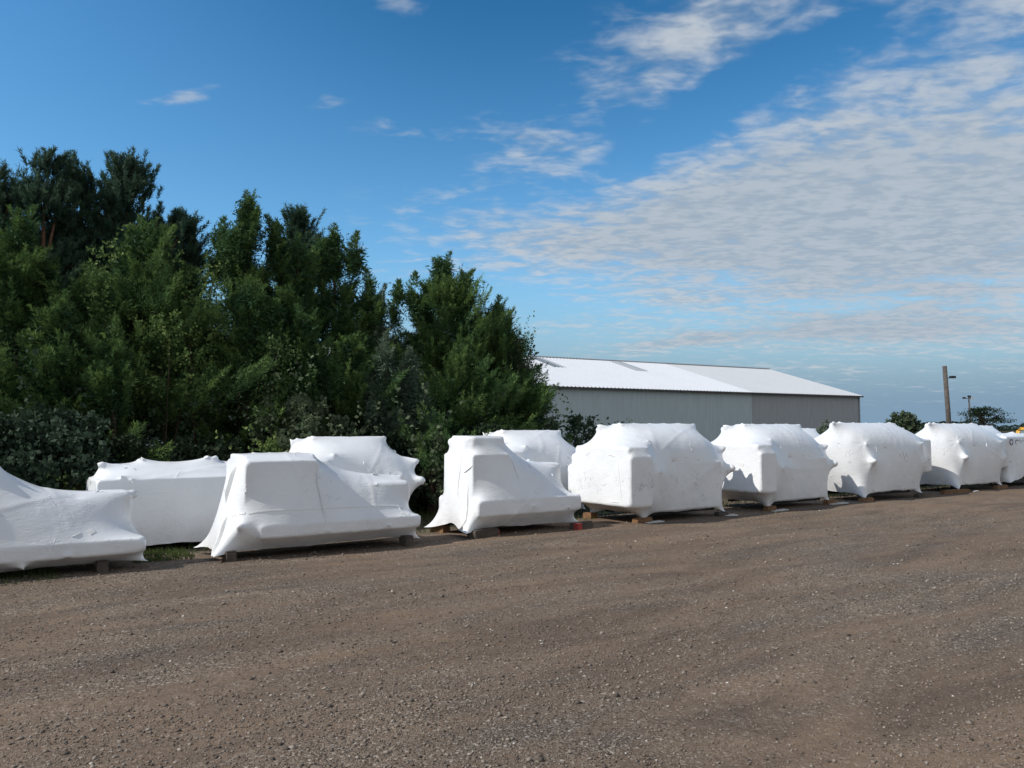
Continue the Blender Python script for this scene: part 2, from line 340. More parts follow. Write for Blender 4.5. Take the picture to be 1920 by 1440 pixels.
TENS = -.9
def wrap(prims, nubs, lo, hi, base, feet=(), zb=.16, h0=.105, levels=3, seed=0, noise=.0018, lid=None):
    """a film sheet draped over the pieces, shrunk tight, its hem held on the base loop"""
    lo, hi = np.array(lo, float), np.array(hi, float)
    N = np.maximum(np.ceil((hi-lo)/h0).astype(int), 2); nx, ny, nz = N
    ids = {}; vs = []
    def vid(i, j, k):
        if (i, j, k) not in ids:
            ids[(i, j, k)] = len(vs); vs.append((lo+(hi-lo)*np.array([i/nx, j/ny, k/nz])))
        return ids[(i, j, k)]
    fs = []
    for k in range(nz):
        for i in range(nx):
            fs.append((vid(i, 0, k), vid(i+1, 0, k), vid(i+1, 0, k+1), vid(i, 0, k+1)))
            fs.append((vid(i+1, ny, k), vid(i, ny, k), vid(i, ny, k+1), vid(i+1, ny, k+1)))
        for j in range(ny):
            fs.append((vid(0, j+1, k), vid(0, j, k), vid(0, j, k+1), vid(0, j+1, k+1)))
            fs.append((vid(nx, j, k), vid(nx, j+1, k), vid(nx, j+1, k+1), vid(nx, j, k+1)))
    for i in range(nx):
        for j in range(ny): fs.append((vid(i, j, nz), vid(i+1, j, nz), vid(i+1, j+1, nz), vid(i, j+1, nz)))
    bot = np.zeros(len(vs), bool)
    for (i, j, k), n in ids.items():
        if k == 0: bot[n] = True
    Vt = np.array(vs); Fq = np.array(fs); prims = list(prims)
    for (tx, ty, tz, r_) in nubs:                        # the knob itself, a rounded stub under the film
        if r_ >= .02:
            cc = np.array([tx, ty, tz]); dr = np.array([min(max(tx, lo[0]+.7), hi[0]-.7), (lo[1]+hi[1])/2, tz-.12])-cc; dr /= np.linalg.norm(dr)
            rr_ = max(r_, .035); prims.append(('c', tuple(cc+dr*.30), tuple(cc+dr*rr_), rr_))
    x0, x1, y0, y1 = base; rg = np.random.RandomState(seed+5); ph = rg.rand(6)*6.28
    st = [0]
    def hem():
        B = Vt[bot]
        if st[0] == 0:
            u = (B[:, :2]-lo[:2])/(hi[:2]-lo[:2])
            B[:, 0] = x0+u[:, 0]*(x1-x0); B[:, 1] = y0+u[:, 1]*(y1-y0)
        a = B[:, 0]*3.1+B[:, 1]*4.3
        B[:, 2] = zb+.008*np.sin(a+ph[0])+.005*np.sin(2.7*a+ph[1])+.003*np.sin(7*a+ph[2])
        Vt[bot] = B
    hemcorr = []
    def feetmove():
        B = Vt[bot]
        for (fx, fy, dx, dy, dz, r) in feet:
            w = np.exp(-((B[:, 0]-fx)**2+(B[:, 1]-fy)**2)/r**2)[:, None]
            B = B+w*np.array([dx, dy, dz])
        Vt[bot] = B
    hem(); flat = None
    for lev in range(levels):
        if lev:
            e = np.concatenate([Fq[:, [0, 1]], Fq[:, [1, 2]], Fq[:, [2, 3]], Fq[:, [3, 0]]]); es = np.sort(e, 1)
            ue, inv, cnt = np.unique(es, axis=0, return_inverse=True, return_counts=True); inv = inv.ravel()
            nv, nf = len(Vt), len(Fq)
            mid = (Vt[ue[:, 0]]+Vt[ue[:, 1]])/2; fc = Vt[Fq].mean(1)
            E = (nv+inv).reshape(4, nf).T; cI = nv+len(ue)+np.arange(nf)
            newF = [np.stack([Fq[:, i], E[:, i], cI, E[:, (i-1) % 4]], 1) for i in range(4)]
            bot = np.concatenate([bot, (cnt == 1), np.zeros(nf, bool)])
            Vt = np.concatenate([Vt, mid, fc]); Fq = np.concatenate(newF)
        e = np.concatenate([Fq[:, [0, 1]], Fq[:, [1, 2]], Fq[:, [2, 3]], Fq[:, [3, 0]]]); es = np.unique(np.sort(e, 1), axis=0)
        src = np.concatenate([es[:, 0], es[:, 1]]); dst = np.concatenate([es[:, 1], es[:, 0]])
        o = np.argsort(src, kind='stable'); src, dst = src[o], dst[o]
        val = np.bincount(src, minlength=len(Vt)); start = np.cumsum(val)-val; mv = val.max()
        nb = np.stack([dst[np.minimum(start+np.minimum(k, val-1), len(dst)-1)] for k in range(mv)], 1)
        wgt = np.stack([(k < val) for k in range(mv)], 1).astype(float)/val[:, None]
        free = ~bot
        if lev == 0: its = [(40, False), (160, True)]
        else: its = [(100 if lev == 1 else 56, True)]
        for cntit, usepin in its:
            pin = free.copy(); pinned = []
            if usepin:
                used = ~free
                for (tx, ty, tz, r) in nubs:
                    d = np.linalg.norm(Vt-np.array([tx, ty, tz]), axis=1)+used*99; kk = d.argmin(); used[kk] = True
                    Vt[kk] = (tx, ty, tz); pinned.append(kk)
                    if lev >= 2 and r > .03:
                        pass
                pin[pinned] = False
            if lev == 0 and usepin: feetmove()
            for it in range(cntit):
                if it % 4 == 0:                          # the more a strand is stretched the harder it pulls
                    ln = np.linalg.norm(Vt[nb]-Vt[:, None], axis=2)+.15*h0/2**lev; w_ = (wgt > 0)*ln**-TENS; w_ /= w_.sum(1, keepdims=True)
                L = (Vt[nb]*w_[..., None]).sum(1)
                Vt[pin] = Vt[pin]*.15+L[pin]*.85
                if lid is not None:                      # the run of the film from the high end down to the low end
                    zc = np.interp(Vt[:, 0], lid[0], lid[1])-.16*np.abs(Vt[:, 1]-.55); k = pin & (Vt[:, 2] > zc) & (Vt[:, 0] > lid[0][0]); Vt[k, 2] += (zc[k]-Vt[k, 2])*.5
                if lev == levels-1 and it % 2 and it < cntit-1: continue
                for pr in prims:
                    dist, g = sdf(Vt, pr); k = (dist < 0) & pin
                    Vt[k] -= g[k]*dist[k][:, None]
        if usepin and lev == levels-1:                      # round the cap of each nub
            for (tx, ty, tz, r) in nubs:
                cc = np.array([tx, ty, tz])
                base_c = np.array([(lo[0]+hi[0])/2, (lo[1]+hi[1])/2, tz-.15]); dr = base_c-cc; dr /= np.linalg.norm(dr)
                cs = cc+dr*r
                d = Vt-cs; ln = np.linalg.norm(d, axis=1); k = (ln < r) & ~bot
                Vt[k] = cs+d[k]/np.maximum(ln[k], 1e-6)[:, None]*r
    # small unevenness of the film, along the normals
    fa = Vt[Fq]; fn = np.cross(fa[:, 2]-fa[:, 0], fa[:, 3]-fa[:, 1]); nrm = np.zeros_like(Vt)
    for i in range(4): np.add.at(nrm, Fq[:, i], fn)
    nrm /= np.linalg.norm(nrm, axis=1)[:, None]+1e-12
    dsp = np.zeros(len(Vt))
    for _ in range(14):
        k = rg.randn(3); k /= np.linalg.norm(k); f = rg.uniform(5, 34); dsp += np.sin((Vt@k)*f+rg.rand()*6.28)*(9/f)
    dsp *= noise/2.0
    for (tx, ty, tz, r_) in nubs:                        # pleats running out from each knob and corner
        if r_ < .04: continue
        d = Vt-np.array([tx, ty, tz]); ax_ = np.array([tx-(lo[0]+hi[0])/2, ty-(lo[1]+hi[1])/2, .2]); ax_ /= np.linalg.norm(ax_)
        e1 = np.cross(ax_, [0, 0, 1]); e1 /= np.linalg.norm(e1)+1e-9; e2 = np.cross(ax_, e1); ln = np.linalg.norm(d, axis=1)
        m7 = rg.randint(5, 9); th = np.arctan2(d@e1, d@e2)
        dsp += .0022*np.sin(m7*th+rg.rand()*6.3)*np.exp(-((ln-.15)/.11)**2)*(.4+rg.rand())
    cr = rg.randn(5, 3)                                   # a few long soft creases
    for q_ in cr:
        q_ = q_/np.linalg.norm(q_); o_ = (lo+hi)/2+rg.randn(3)*.35; dd = (Vt-o_)@q_; other = np.cross(q_, rg.randn(3)); other /= np.linalg.norm(other)
        dsp += .005*np.exp(-(dd/.035)**2)*np.exp(-(((Vt-o_)@other)/.45)**2)
    dsp[bot] = 0
    Vt = Vt+nrm*dsp[:, None]
    return Vt, Fq

def fold(parent, Vt, Fq, pts, name='film_fold', w=.02, hgt=.022, mat=None, flat=False):
    """a standing tuck or a strip of tape following the film between local points (each with an outward direction)"""
    bvh = BVHTree.FromPolygons([tuple(v) for v in Vt], [tuple(int(i) for i in f) for f in Fq])
    P = []; Nn = []; m = 14
    for i in range(len(pts)-1):
        for k in range(m+(i == len(pts)-2)):
            s = k/m; q = Vector(pts[i][:3]).lerp(Vector(pts[i+1][:3]), s)
            hit, n, _, _ = bvh.find_nearest(q)
            if hit is None: continue
            d = q-hit
            if n.dot(Vector(pts[i][3:6])) < 0: n = -n
            P.append(hit); Nn.append(n)
    if len(P) < 3: return
    mb = MB(); vs = []; fs = []; L = len(P)
    for i, (p_, n) in enumerate(zip(P, Nn)):
        d = (P[min(i+1, L-1)]-P[max(i-1, 0)]).normalized(); sd = d.cross(n).normalized()
        tp = min(1, 4*min(i+.4, L-.6-i)/L)
        if flat: vs += [p_-sd*w+n*.001, p_-sd*w*.96+n*.005, p_+sd*w*.96+n*.005, p_+sd*w+n*.001]
        else: vs += [p_-sd*w*.4-n*.004, p_+sd*w*.5*tp+n*hgt*tp, p_+sd*w*tp+n*hgt*.9*tp+n*.002, p_+sd*w*.5-n*.004]
    for i in range(L-1):
        for k in range(3): fs.append((i*4+k, i*4+k+1, i*4+k+5, i*4+k+4))
        fs.append((i*4+3, i*4, i*4+4, i*4+7))
    fs += [(0, 1, 2, 3), tuple((L-1)*4+k for k in (3, 2, 1, 0))]
    mb.add(vs, fs); return mb.build(name, mat or TAPE, parent, smooth=False)

GRP = 'shrink wrapped machines parked in two rows'
def machine(a0, b0, label, prims, nubs, lo, hi, base, feet=(), zb=.15, levels=3, seed=0, mat=None, folds=(), yaw=0.0, zoff=0.0, noise=.0018, skid=True, lid=None, marks=9):
    P0 = Wd(a0, b0); root = empty('wrapped_machine', (P0[0], P0[1], zoff), ROWROT+yaw)
    tag(root, label, 'wrapped machine', GRP)
    Vt, Fq = wrap(prims, nubs, lo, hi, base, feet, zb, levels=levels, seed=seed, noise=noise, lid=lid)
    mesh('plastic_wrap', Vt, Fq, mat or FILM, root, smooth=True)
    for f in folds: fold(root, Vt, Fq, f[0], **f[1])
    rg = random.Random(seed*7+3); x0, x1, y0, y1 = base
    for k in range(marks):                               # short heat tucks and patches of tape
        side = rg.random() < .62
        if side: p = (rg.uniform(x0+.1, x1-.1), y0-.15, rg.uniform(.35, hi[2]-.45)); n_ = (0, -1, 0)
        else: p = (x0-.25, rg.uniform(y0+.15, y1-.2), rg.uniform(.35, hi[2]-.5)); n_ = (-1, 0, 0)
        a_ = rg.uniform(0, 3.14); l_ = rg.uniform(.04, .13); dx, dz = math.cos(a_)*l_, math.sin(a_)*l_
        q = (p[0]+dx*side, p[1]+dx*(not side), p[2]+dz)
        if rg.random() < .22: fold(root, Vt, Fq, [(*p, *n_), (*q, *n_)], name='tape_patch', w=rg.uniform(.02, .035), flat=True)
        else: fold(root, Vt, Fq, [(*p, *n_), (*q, *n_)], w=rg.uniform(.005, .009), hgt=rg.uniform(.005, .009), mat=FILM)
    if skid:
        x0, x1, y0, y1 = base; mb = MB(); top = zb+.10
        for yy in (y0+.16, y1-.16): mb.box(((x0+x1)/2, yy, (top+.10)/2), (x1-x0-.2, .10, top-.10))
        for k in range(4): mb.box((x0+.25+(x1-x0-.5)*k/3, (y0+y1)/2, top+.035), (.10, y1-y0-.2, .06))
        mb.build('skid', STEEL, root)
    return root
def nb(x, y, z, r=.03): return (x, y, z, r)

# --- the low type with a tall cabin end (front of the row, left)
def low_type(cab, L, topz, shz, lowz, bart, barb, D=1.15, low0=None, bump=None, barx=None, fy=.15, back=0.0, full=False):
    c0, c1 = cab; low0 = low0 or c1
    pr = [('b', ((c0+c1)/2, fy+(D-.15-fy)/2, shz/2+.10), ((c1-c0)/2, (D-.15-fy)/2, shz/2-.10), .012),
          ('b', ((c0+c1)/2-.01, .55+back, topz-.15), ((c1-c0)/2-.01, .22, .15), .02),
          ('b', ((barx+L-.07)/2, D/2, (bart+barb)/2), ((L-.07-barx)/2, D/2+.01, (bart-barb)/2), .008),
          ('b', (L-.42, .62, lowz-.22), (.26, .22, .20), .06),
          ('b', (low0+(L-low0)*.62, .62, lowz-.30), ((L-low0)*.25, .10, .2), .05)]
    if full: pr += [('b', (L-.42, .56, lowz-.24), (.30, .36, .16), .08), ('b', ((c1+L-.4)/2, .58, lowz-.26), ((L-.4-c1)/2, .36, .14), .08)]
    if bump: pr.append(('c', (bump[0], bump[1], bump[2]-.3), (bump[0], bump[1], bump[2]-.02), .03))
    return pr

FR = (0, -1, 0); LF = (-1, 0, 0); RT = (1, 0, 0); UP = (0, 0, 1)
# P1
machine(-12.75, -.02, 'low wrapped machine cut off by the left edge of the photo',
        low_type((.35, 1.38), 2.95, 1.22, .98, .89, .37, .20, barx=.35, bump=(2.46, .5, .93), fy=.30),
        [nb(1.44, .42, 1.25, .03), nb(2.46, .45, .93, .03), nb(2.86, .48, .84, .05), nb(2.2, .30, .77, .015), nb(1.7, -.03, .13, .01), nb(2.1, -.035, .24, .02)],
        (-.15, -.15, .05), (3.1, 1.35, 1.5), (.05, 2.80, .20, 1.05), feet=[(2.80, .2, .12, -.10, -.02, .14)], zb=.10, seed=1, lid=([1.50, 1.60, 1.87, 2.29, 2.9], [1.26, 1.12, .95, .89, .86]),
        folds=[([(1.40, .1, 1.1, *FR), (1.40, 0, .55, *FR)], dict(w=.012, hgt=.012))])
# P3
machine(-9.15, -.04, 'low wrapped machine with a long tall left end and pulled-out feet',
        low_type((.40, 1.36), 2.85, 1.27, 1.20, .95, .41, .24, barx=.55, back=.05, full=True),
        [nb(.43, .30, 1.235, .015), nb(1.34, .34, 1.245, .02), nb(2.28, .42, .965, .03), nb(2.72, .45, .90, .05), nb(.28, -.02, .42, .02), nb(1.42, -.02, .30, .02), nb(2.3, -.02, .30, .02), nb(1.33, .14, .95, .02), nb(.46, .9, 1.22, .02), nb(.62, .6, 1.29, .01), nb(.84, .6, 1.285, .01), nb(1.06, .6, 1.285, .01)],
        (-.15, -.15, .05), (3.0, 1.35, 1.4), (.12, 2.70, .20, 1.05), feet=[(.12, .2, -.11, -.17, -.03, .17), (.12, 1.05, -.07, .12, -.04, .12), (2.70, .2, .12, -.10, -.02, .14)], zb=.10, seed=2, lid=([1.40, 1.55, 1.86, 2.35, 2.85], [1.27, 1.19, 1.05, .965, .93]),
        folds=[([(.30, .42, 1.17, *LF), (.2, .42, .68, *LF)], dict(w=.035, hgt=.045)), ([(.2, .30, .55, *LF), (-.1, .12, .12, *LF)], dict(w=.03, hgt=.035)),
               ([(1.33, 0, 1.14, *FR), (1.36, 0, .80, *FR), (1.40, -.1, .40, *FR)], dict(w=.022, hgt=.022)),
               ([(.1, .15, .60, *LF), (.36, .05, .60, *LF)], dict(w=.012, flat=True)), ([(.4, 0, .60, *FR), (1.3, 0, .585, *FR), (2.6, 0, .60, *FR)], dict(w=.008, flat=True))])
# P4
machine(-5.62, .0, 'low wrapped machine with a tall square left end, red block under its right tip',
        low_type((.20, .88), 2.24, 1.485, 1.21, 1.06, .54, .30, barx=.2, back=.02)+[('b', (.55, .55, 1.36), (.30, .30, .12), .05)],
        [nb(.23, .30, 1.45, .03), nb(.84, .42, 1.47, .02), nb(1.50, .5, 1.10, .02), nb(2.02, .45, .95, .08), nb(1.2, -.03, .42, .03), nb(1.9, -.02, .36, .02), nb(.25, .95, 1.40, .06)],
        (-.15, -.15, .05), (2.4, 1.35, 1.65), (.08, 2.02, .18, 1.10), feet=[(.08, .18, -.09, -.20, -.03, .16), (.08, 1.10, -.12, .10, -.05, .15), (.08, .6, .04, 0, .05, .2), (2.02, .18, .22, -.06, -.02, .12)], zb=.11, seed=3, lid=([.92, 1.08, 1.38, 1.55, 2.2], [1.49, 1.30, 1.09, 1.10, 1.02]),
        folds=[([(.05, .42, 1.2, *LF), (.0, .45, .70, *LF), (0, .35, .5, *LF)], dict(w=.014, hgt=.010)), ([(.0, .2, .75, *LF), (-.1, .1, .35, *LF), (-.1, .25, .15, *LF)], dict(w=.02, hgt=.02)),
               ([(.0, .35, .95, *LF), (.1, .15, 1.05, *LF)], dict(w=.014, hgt=.014)), ([(.95, .1, 1.2, *FR), (1.0, 0, .8, *FR)], dict(w=.014, hgt=.012))])

# --- the big type with a boxy end and a round knob on the other
def big_type(sa=1.0, sz=1.0, L=2.05, flip=False, D=1.25, boxp=.45, boxlo=.28, hang=0.0):
    pr = [('b', (L/2, D/2, .58*sz), (L/2-.05, D/2-.02, .42*sz), .02),
          ('b', (L/2-.04, .70, 1.60*sz), (L/2-.06, .12, .08), .02),
          ('b', (-.02, .90, 1.58*sz), (.34*sa, .10, .045), .03),
          ('b', (-boxp/2+.03, D/2, (1.14+boxlo)/2*sz), (boxp/2+.03, D/2+.15, (1.14-boxlo)/2*sz), .03), ('b', (-boxp/2+.03, D/2-.02, 1.19*sz), (boxp/2+.03, D/2+.06, .10*sz), .03), ('b', (-boxp/2+.03, D/2+.1, (1.0+boxlo+.1)/2*sz), (boxp/2+.01, D/2+.20, (.8-boxlo)/2*sz), .06)]
    pr += [('c', (L, .50, 1.28*sz), (L+.31, .29, 1.205*sz), .05), ('c', (L, .25, .86*sz), (L+.28, .06, .86*sz), .065), ('c', (L, D-.35, .86*sz), (L+.31, D-.12, .86*sz), .05), ('c', (.22, .2, .86*sz), (.22, -.10, .86*sz), .03)]
    nu = [nb(.18, .06, 1.37*sz, .02), nb(.26, -.13, .86*sz, .03), nb(.72*sa, .04, 1.05*sz, .015), nb(1.42*sa, .04, 1.04*sz, .015),
          nb(L+.34, .02, .86*sz, .065), nb(L+.36, .26, 1.23*sz, .035), nb(L+.10, .62, 1.40*sz, .03), nb(L+.36, D-.1, .86*sz, .05), nb(L+.26, D-.3, 1.22*sz, .03),
          nb(L-.08, .64, 1.69*sz, .03), nb(.02, .66, 1.69*sz, .03), nb(-.30*sa, .86, 1.655*sz, .03)]+[nb(L*f_, .70, 1.698*sz, .010) for f_ in (.2, .4, .6, .8)]
    lo, hi = [-boxp-.15, -.3, .05], [L+.5, D+.35, 1.85*sz]
    base = (.0, L, .06, D-.05); feet = [(0, .06, -.03, -.06, -.09, .15), (L, .06, .02, -.05, -.09, .15), (0, D-.05, -.15, .05, -.08, .14), (L, D-.05, .02, .05, -.08, .12)]
    if flip:
        fx = lambda p: (L-p[0], D-p[1], p[2])
        pr = [(q[0], fx(q[1]), q[2], q[3]) if q[0] == 'b' else (q[0], fx(q[1]), fx(q[2]), q[3]) for q in pr]
        nu = [(*fx(q), q[3]) for q in nu]
        nl, nh = fx(hi), fx(lo); lo, hi = [nl[0], nl[1], .05], [nh[0], nh[1], 1.85*sz]
        feet = [(L-f[0], D-f[1], -f[2], -f[3], f[4], f[5]) for f in feet]
    return pr, nu, lo, hi, base, feet
# P6
pr, nu, lo, hi, base, feet = big_type(L=2.05)
machine(-2.12, -.05, 'large wrapped machine with scuffed grey side, standing on yellow wood blocks', pr, nu, lo, hi, base, feet, zb=.15, seed=11, mat=FILM_D,
        folds=[([(-.6, .15, 1.1, *LF), (-.6, .05, .35, *LF)], dict(w=.014, hgt=.010)), ([(-.6, .35, .38, *LF), (-.6, .1, .36, *LF)], dict(w=.012, hgt=.010)), ([(-.6, .2, 1.12, *LF), (-.6, .42, 1.15, *LF)], dict(w=.010, hgt=.010))])
# P7
pr, nu, lo, hi, base, feet = big_type(L=2.02, boxp=.42, boxlo=.36); nu[1] = nb(.28, -.14, .82, .025)
machine(1.28, .0, 'large wrapped machine with a toothed shadow on its boxy left end', pr, nu, lo, hi, base, feet, zb=.16, seed=12)
# P8, P9 stand the other way round
for a0, sd, lab, L in ((4.62, 13, 'large wrapped machine with slanting tuck marks on its side, boxy end to the right', 2.24), (8.77, 14, 'large wrapped machine with a long brown timber under its left foot', 2.18)):
    pr, nu, lo, hi, base, feet = big_type(L=L, flip=True, boxp=.62, boxlo=.45, sz=1.03)
    nu = [nb(.20, -.12, .88, .055), nb(.18, .12, 1.27, .04), nb(L+.42, -.06, .88, .045), nb(L+.25, -.02, 1.30, .03), nb(.9, .06, 1.2, .01), nb(-.34, .55, 1.745, .03), nb(.02, .60, 1.75, .03), nb(L-.1, .62, 1.75, .03), nb(L+.30, .5, 1.60, .03), nb(L*.25, .62, 1.738, .01), nb(L*.5, .62, 1.74, .01), nb(L*.75, .62, 1.738, .01), nb(-.38, 1.15, .9, .05)]
    pr = [('b', (L/2+.17, .625, .58), (L/2-.22, .605, .42), .02), ('c', (.4, .25, 1.15), (.22, .12, 1.24), .05), ('b', (L/2-.1, .62, 1.64), (L/2+.12, .10, .08), .02), ('b', (L+.50, .80, .93), (.48, .62, .40), .05), ('b', (-.22, 1.15, 1.22), (.30, .12, .10), .05), ('c', (.4, .25, .88), (.24, -.06, .88), .055), ('c', (L, .3, .88), (L+.40, -.02, .88), .045), ('c', (.1, .9, .9), (-.33, 1.1, .9), .05)]
    lo, hi = [-.65, -.3, .05], [L+1.12, 1.6, 1.9]
    fl = [] if sd == 14 else [([(1.35, -.2, 1.10+.0, *FR), (1.42, -.2, .95, *FR)], dict(w=.012, hgt=.012)), ([(1.5, -.2, 1.12, *FR), (1.58, -.2, .90, *FR)], dict(w=.012, hgt=.012)), ([(1.66, -.2, 1.08, *FR), (1.68, -.2, .92, *FR)], dict(w=.010, hgt=.012))]
    machine(a0, .0, lab, pr, nu, lo, hi, base, feet, zb=.17, seed=sd, folds=fl)
# P10 at the right edge, with marker scrawl
INK = plain('blue_marker', (.06, .09, .20), .6)
r10 = machine(11.75, .12, 'wrapped machine with blue marker scrawl, cut off by the right edge',
        [('b', (1.5, .6, .80), (1.35, .5, .58), .04), ('b', (1.9, .6, 1.40), (.5, .3, .05), .03)], [nb(.10, .2, 1.42, .03), nb(.75, .2, 1.40, .03), nb(1.3, .4, 1.50, .04)],
        (-.15, -.15, .05), (3.2, 1.4, 1.65), (.05, 2.95, .02, 1.2), feet=[(.05, 0, -.02, -.03, -.05, .2), (1.1, 0, 0, 0, .14, .35)], zb=.17, levels=2, seed=21)
mb = MB(); rg = random.Random(3)
def stroke(pts, w=.010):
    mb.tube([(x, .085-.0, z) for x, z in pts], w, 5)
for (ox, oz, s) in ((.42, 1.22, .13), (.75, 1.20, .13)):
    stroke([(ox+s*math.cos(a)*.7, oz+s*math.sin(a)*.6) for a in np.linspace(.5, 6.4, 12)])
stroke([(.92, 1.28), (.97, 1.12), (1.03, 1.24), (1.08, 1.12), (1.14, 1.28)]); stroke([(.52, .98), (.60, 1.06), (.66, .96), (.60, .90), (.52, .94)])
stroke([(.75, .74), (.82, .80), (.86, .70), (.80, .64)]); stroke([(.78, 1.00), (.95, 1.02), (.85, .92), (1.0, .90)])
scr = mb.build('marker_scrawl', INK, r10)

# --- back row
def back(a0, b0, lab, seed, L=1.5, sz=.93, levels=3, sa=.8, **k):
    pr, nu, lo, hi, base, feet = big_type(sa=sa, sz=sz, L=L, boxp=.30)
    nu = [q for q in nu]
    return machine(a0, b0, lab, pr, nu, lo, hi, base, feet, zb=.15, seed=seed, levels=levels, **k)
machine(-10.35, 1.42, 'back row wrapped machine at the left with a flat side and bumps on top',
        [('b', (1.15, .6, .50), (1.0, .5, .46), .02), ('b', (1.2, .55, 1.05), (.95, .12, .09), .03)],
        [nb(.20, .45, 1.16, .02), nb(.72, .45, 1.235, .035), nb(1.60, .45, 1.22, .035), nb(1.71, .45, 1.22, .035), nb(.55, .08, .95, .02), nb(.42, .1, 1.02, .015), nb(2.25, .5, 1.1, .03)],
        (-.1, -.15, .0), (2.5, 1.35, 1.4), (.0, 2.3, .05, 1.15), feet=[(0, 0, -.05, -.03, -.04, .2)], zb=.09, seed=31, zoff=-.02)
back(-7.08, 1.75, 'back row wrapped machine showing over the low one with pulled-out feet', 32, L=1.42, sz=.865)
back(-3.42, 1.75, 'back row wrapped machine filling the gap left of the scuffed one', 33, L=1.52, sz=.925)
back(4.95, 1.75, 'back row wrapped machine peeking between the second and third tall ones', 34, L=1.52, sz=.945, levels=2)
back(9.0, 1.75, 'back row wrapped machine, only its flat top showing left of the wooden pole', 35, L=1.52, sz=.975, levels=2)
back(14.45, 1.75, 'wrapped machine in the back row sloping down towards the yellow cab', 36, L=1.70, sz=1.0, levels=2)

# ------------------------------------------------------------------ timber and scraps under the machines
TG = 'timber blocks under the machines'
def block(a, b, l, w, h, rz, mat, label, zoff=0.0):
    P = Wd(a, b); x, y = P[0], P[1]; o = empty('timber_block', (x, y, gz(x, y)-.01+zoff), ROWROT+rz)
    mb = MB(); n = 3
    mb.box((0, 0, h/2), (l, w, h), jit=.004, rng=random.Random(int(a*100)))
    body = mb.build('plank', mat, o)
    bv = body.modifiers.new('bevel', 'BEVEL'); bv.width = .006; bv.segments = 2
    mb = MB().box((0, 0, h+.012), (l*.96, w*.85, .022), rz=.04, jit=.002, rng=random.Random(5)); mb.build('packing_board', mat, o)
    tag(o, label, 'timber block', TG); return o
block(-10.30, .12, .12, .16, .11, 0, TIMBER_G, 'dark timber block under the machine at the left edge of the photo')
block(-8.92, .10, .12, .20, .11, 0, TIMBER_G, 'dark timber block under the left end of the machine with pulled-out feet')
block(-6.55, .06, .12, .20, .13, 0, TIMBER_G, 'dark timber block under the right end of the machine with pulled-out feet')
b4 = block(-5.25, .10, .52, .14, .10, .25, TIMBER_G, 'grey timber with a red painted end sticking out under the tall square left end')
MB().box((.266, 0, .05), (.012, .13, .09)).build('painted_end', REDP, b4)
block(-5.45, 1.05, .14, .30, .12, .2, TIMBER, 'pale brown timber block beside a dark gap, under the far corner of the square end')
block(-3.45, .02, .42, .12, .085, .1, TIMBER_G, 'dark timber beside the small red block, under the right tip of the square ended machine')
rb = MB().box((0, 0, .055), (.10, .10, .11), rz=.2, jit=.004).build('red_block', REDP); P = Wd(-3.62, -.10); rb.location = (P[0], P[1], 0); rb.rotation_euler = (0, 0, ROWROT)
bv = rb.modifiers.new('bevel', 'BEVEL'); bv.width = .006; bv.segments = 2
tag(rb, 'small red wooden block standing on the gravel left of the yellow blocks', 'block')
block(-2.12, .0, .34, .14, .08, .0, TIMBER, 'yellow timber block under the near corner of the scuffed machine')
block(-2.32, 1.12, .18, .20, .09, .15, TIMBER, 'yellow timber block under the far left corner of the scuffed machine')
block(-.12, .0, .26, .12, .06, 0, TIMBER_G, 'flat timber block under the right foot of the scuffed machine')
block(1.30, .0, .26, .12, .08, .0, TIMBER, 'reddish timber block under the left foot of the machine with the toothed shadow')
block(3.28, .0, .30, .12, .08, .0, TIMBER, 'reddish timber block under the right foot of the machine with the toothed shadow')
block(4.62, .0, .42, .12, .08, .0, TIMBER, 'brown timber block under the left foot of the machine with slanting tuck marks')
block(6.85, .0, .30, .12, .08, .0, TIMBER_G, 'dark timber block under the right foot of the machine with slanting tuck marks')
block(8.55, .0, 1.05, .12, .08, -.12, TIMBER, 'long brown timber lying under the second machine from the right edge')
block(10.95, .0, .60, .12, .08, .0, TIMBER, 'brown timber under the right foot of the second machine from the right edge')
SCR = plain('pale_board', (.62, .61, .58), .7, var=.1)
for k, (a, b, l, rz, lab) in enumerate([(-1.98, -.16, .40, .05, 'thin pale board on the gravel by the yellow block of the scuffed machine'), (.02, -.12, .26, -.1, 'thin pale board on the gravel below the round knob of the scuffed machine'),
                                        (1.42, -.14, .50, .08, 'thin pale board on the gravel below the machine with the toothed shadow'), (3.45, -.1, .55, -.05, 'thin pale board on the gravel between the second and third tall machines'),
                                        (9.25, -.15, .30, .1, 'thin pale board beside the long brown timber')]):
    P = Wd(a, b); mb = MB().box((0, 0, .01), (l, .07, .016), jit=.003, rng=random.Random(k)); mb.box((l*.1, .02, .024), (l*.6, .03, .008), rz=.08)
    o = mb.build('pale_board', SCR); o.location = (P[0], P[1], gz(P[0], P[1])+.004); o.rotation_euler = (0, 0, ROWROT+rz); tag(o, lab, 'board', 'thin pale boards on the gravel')

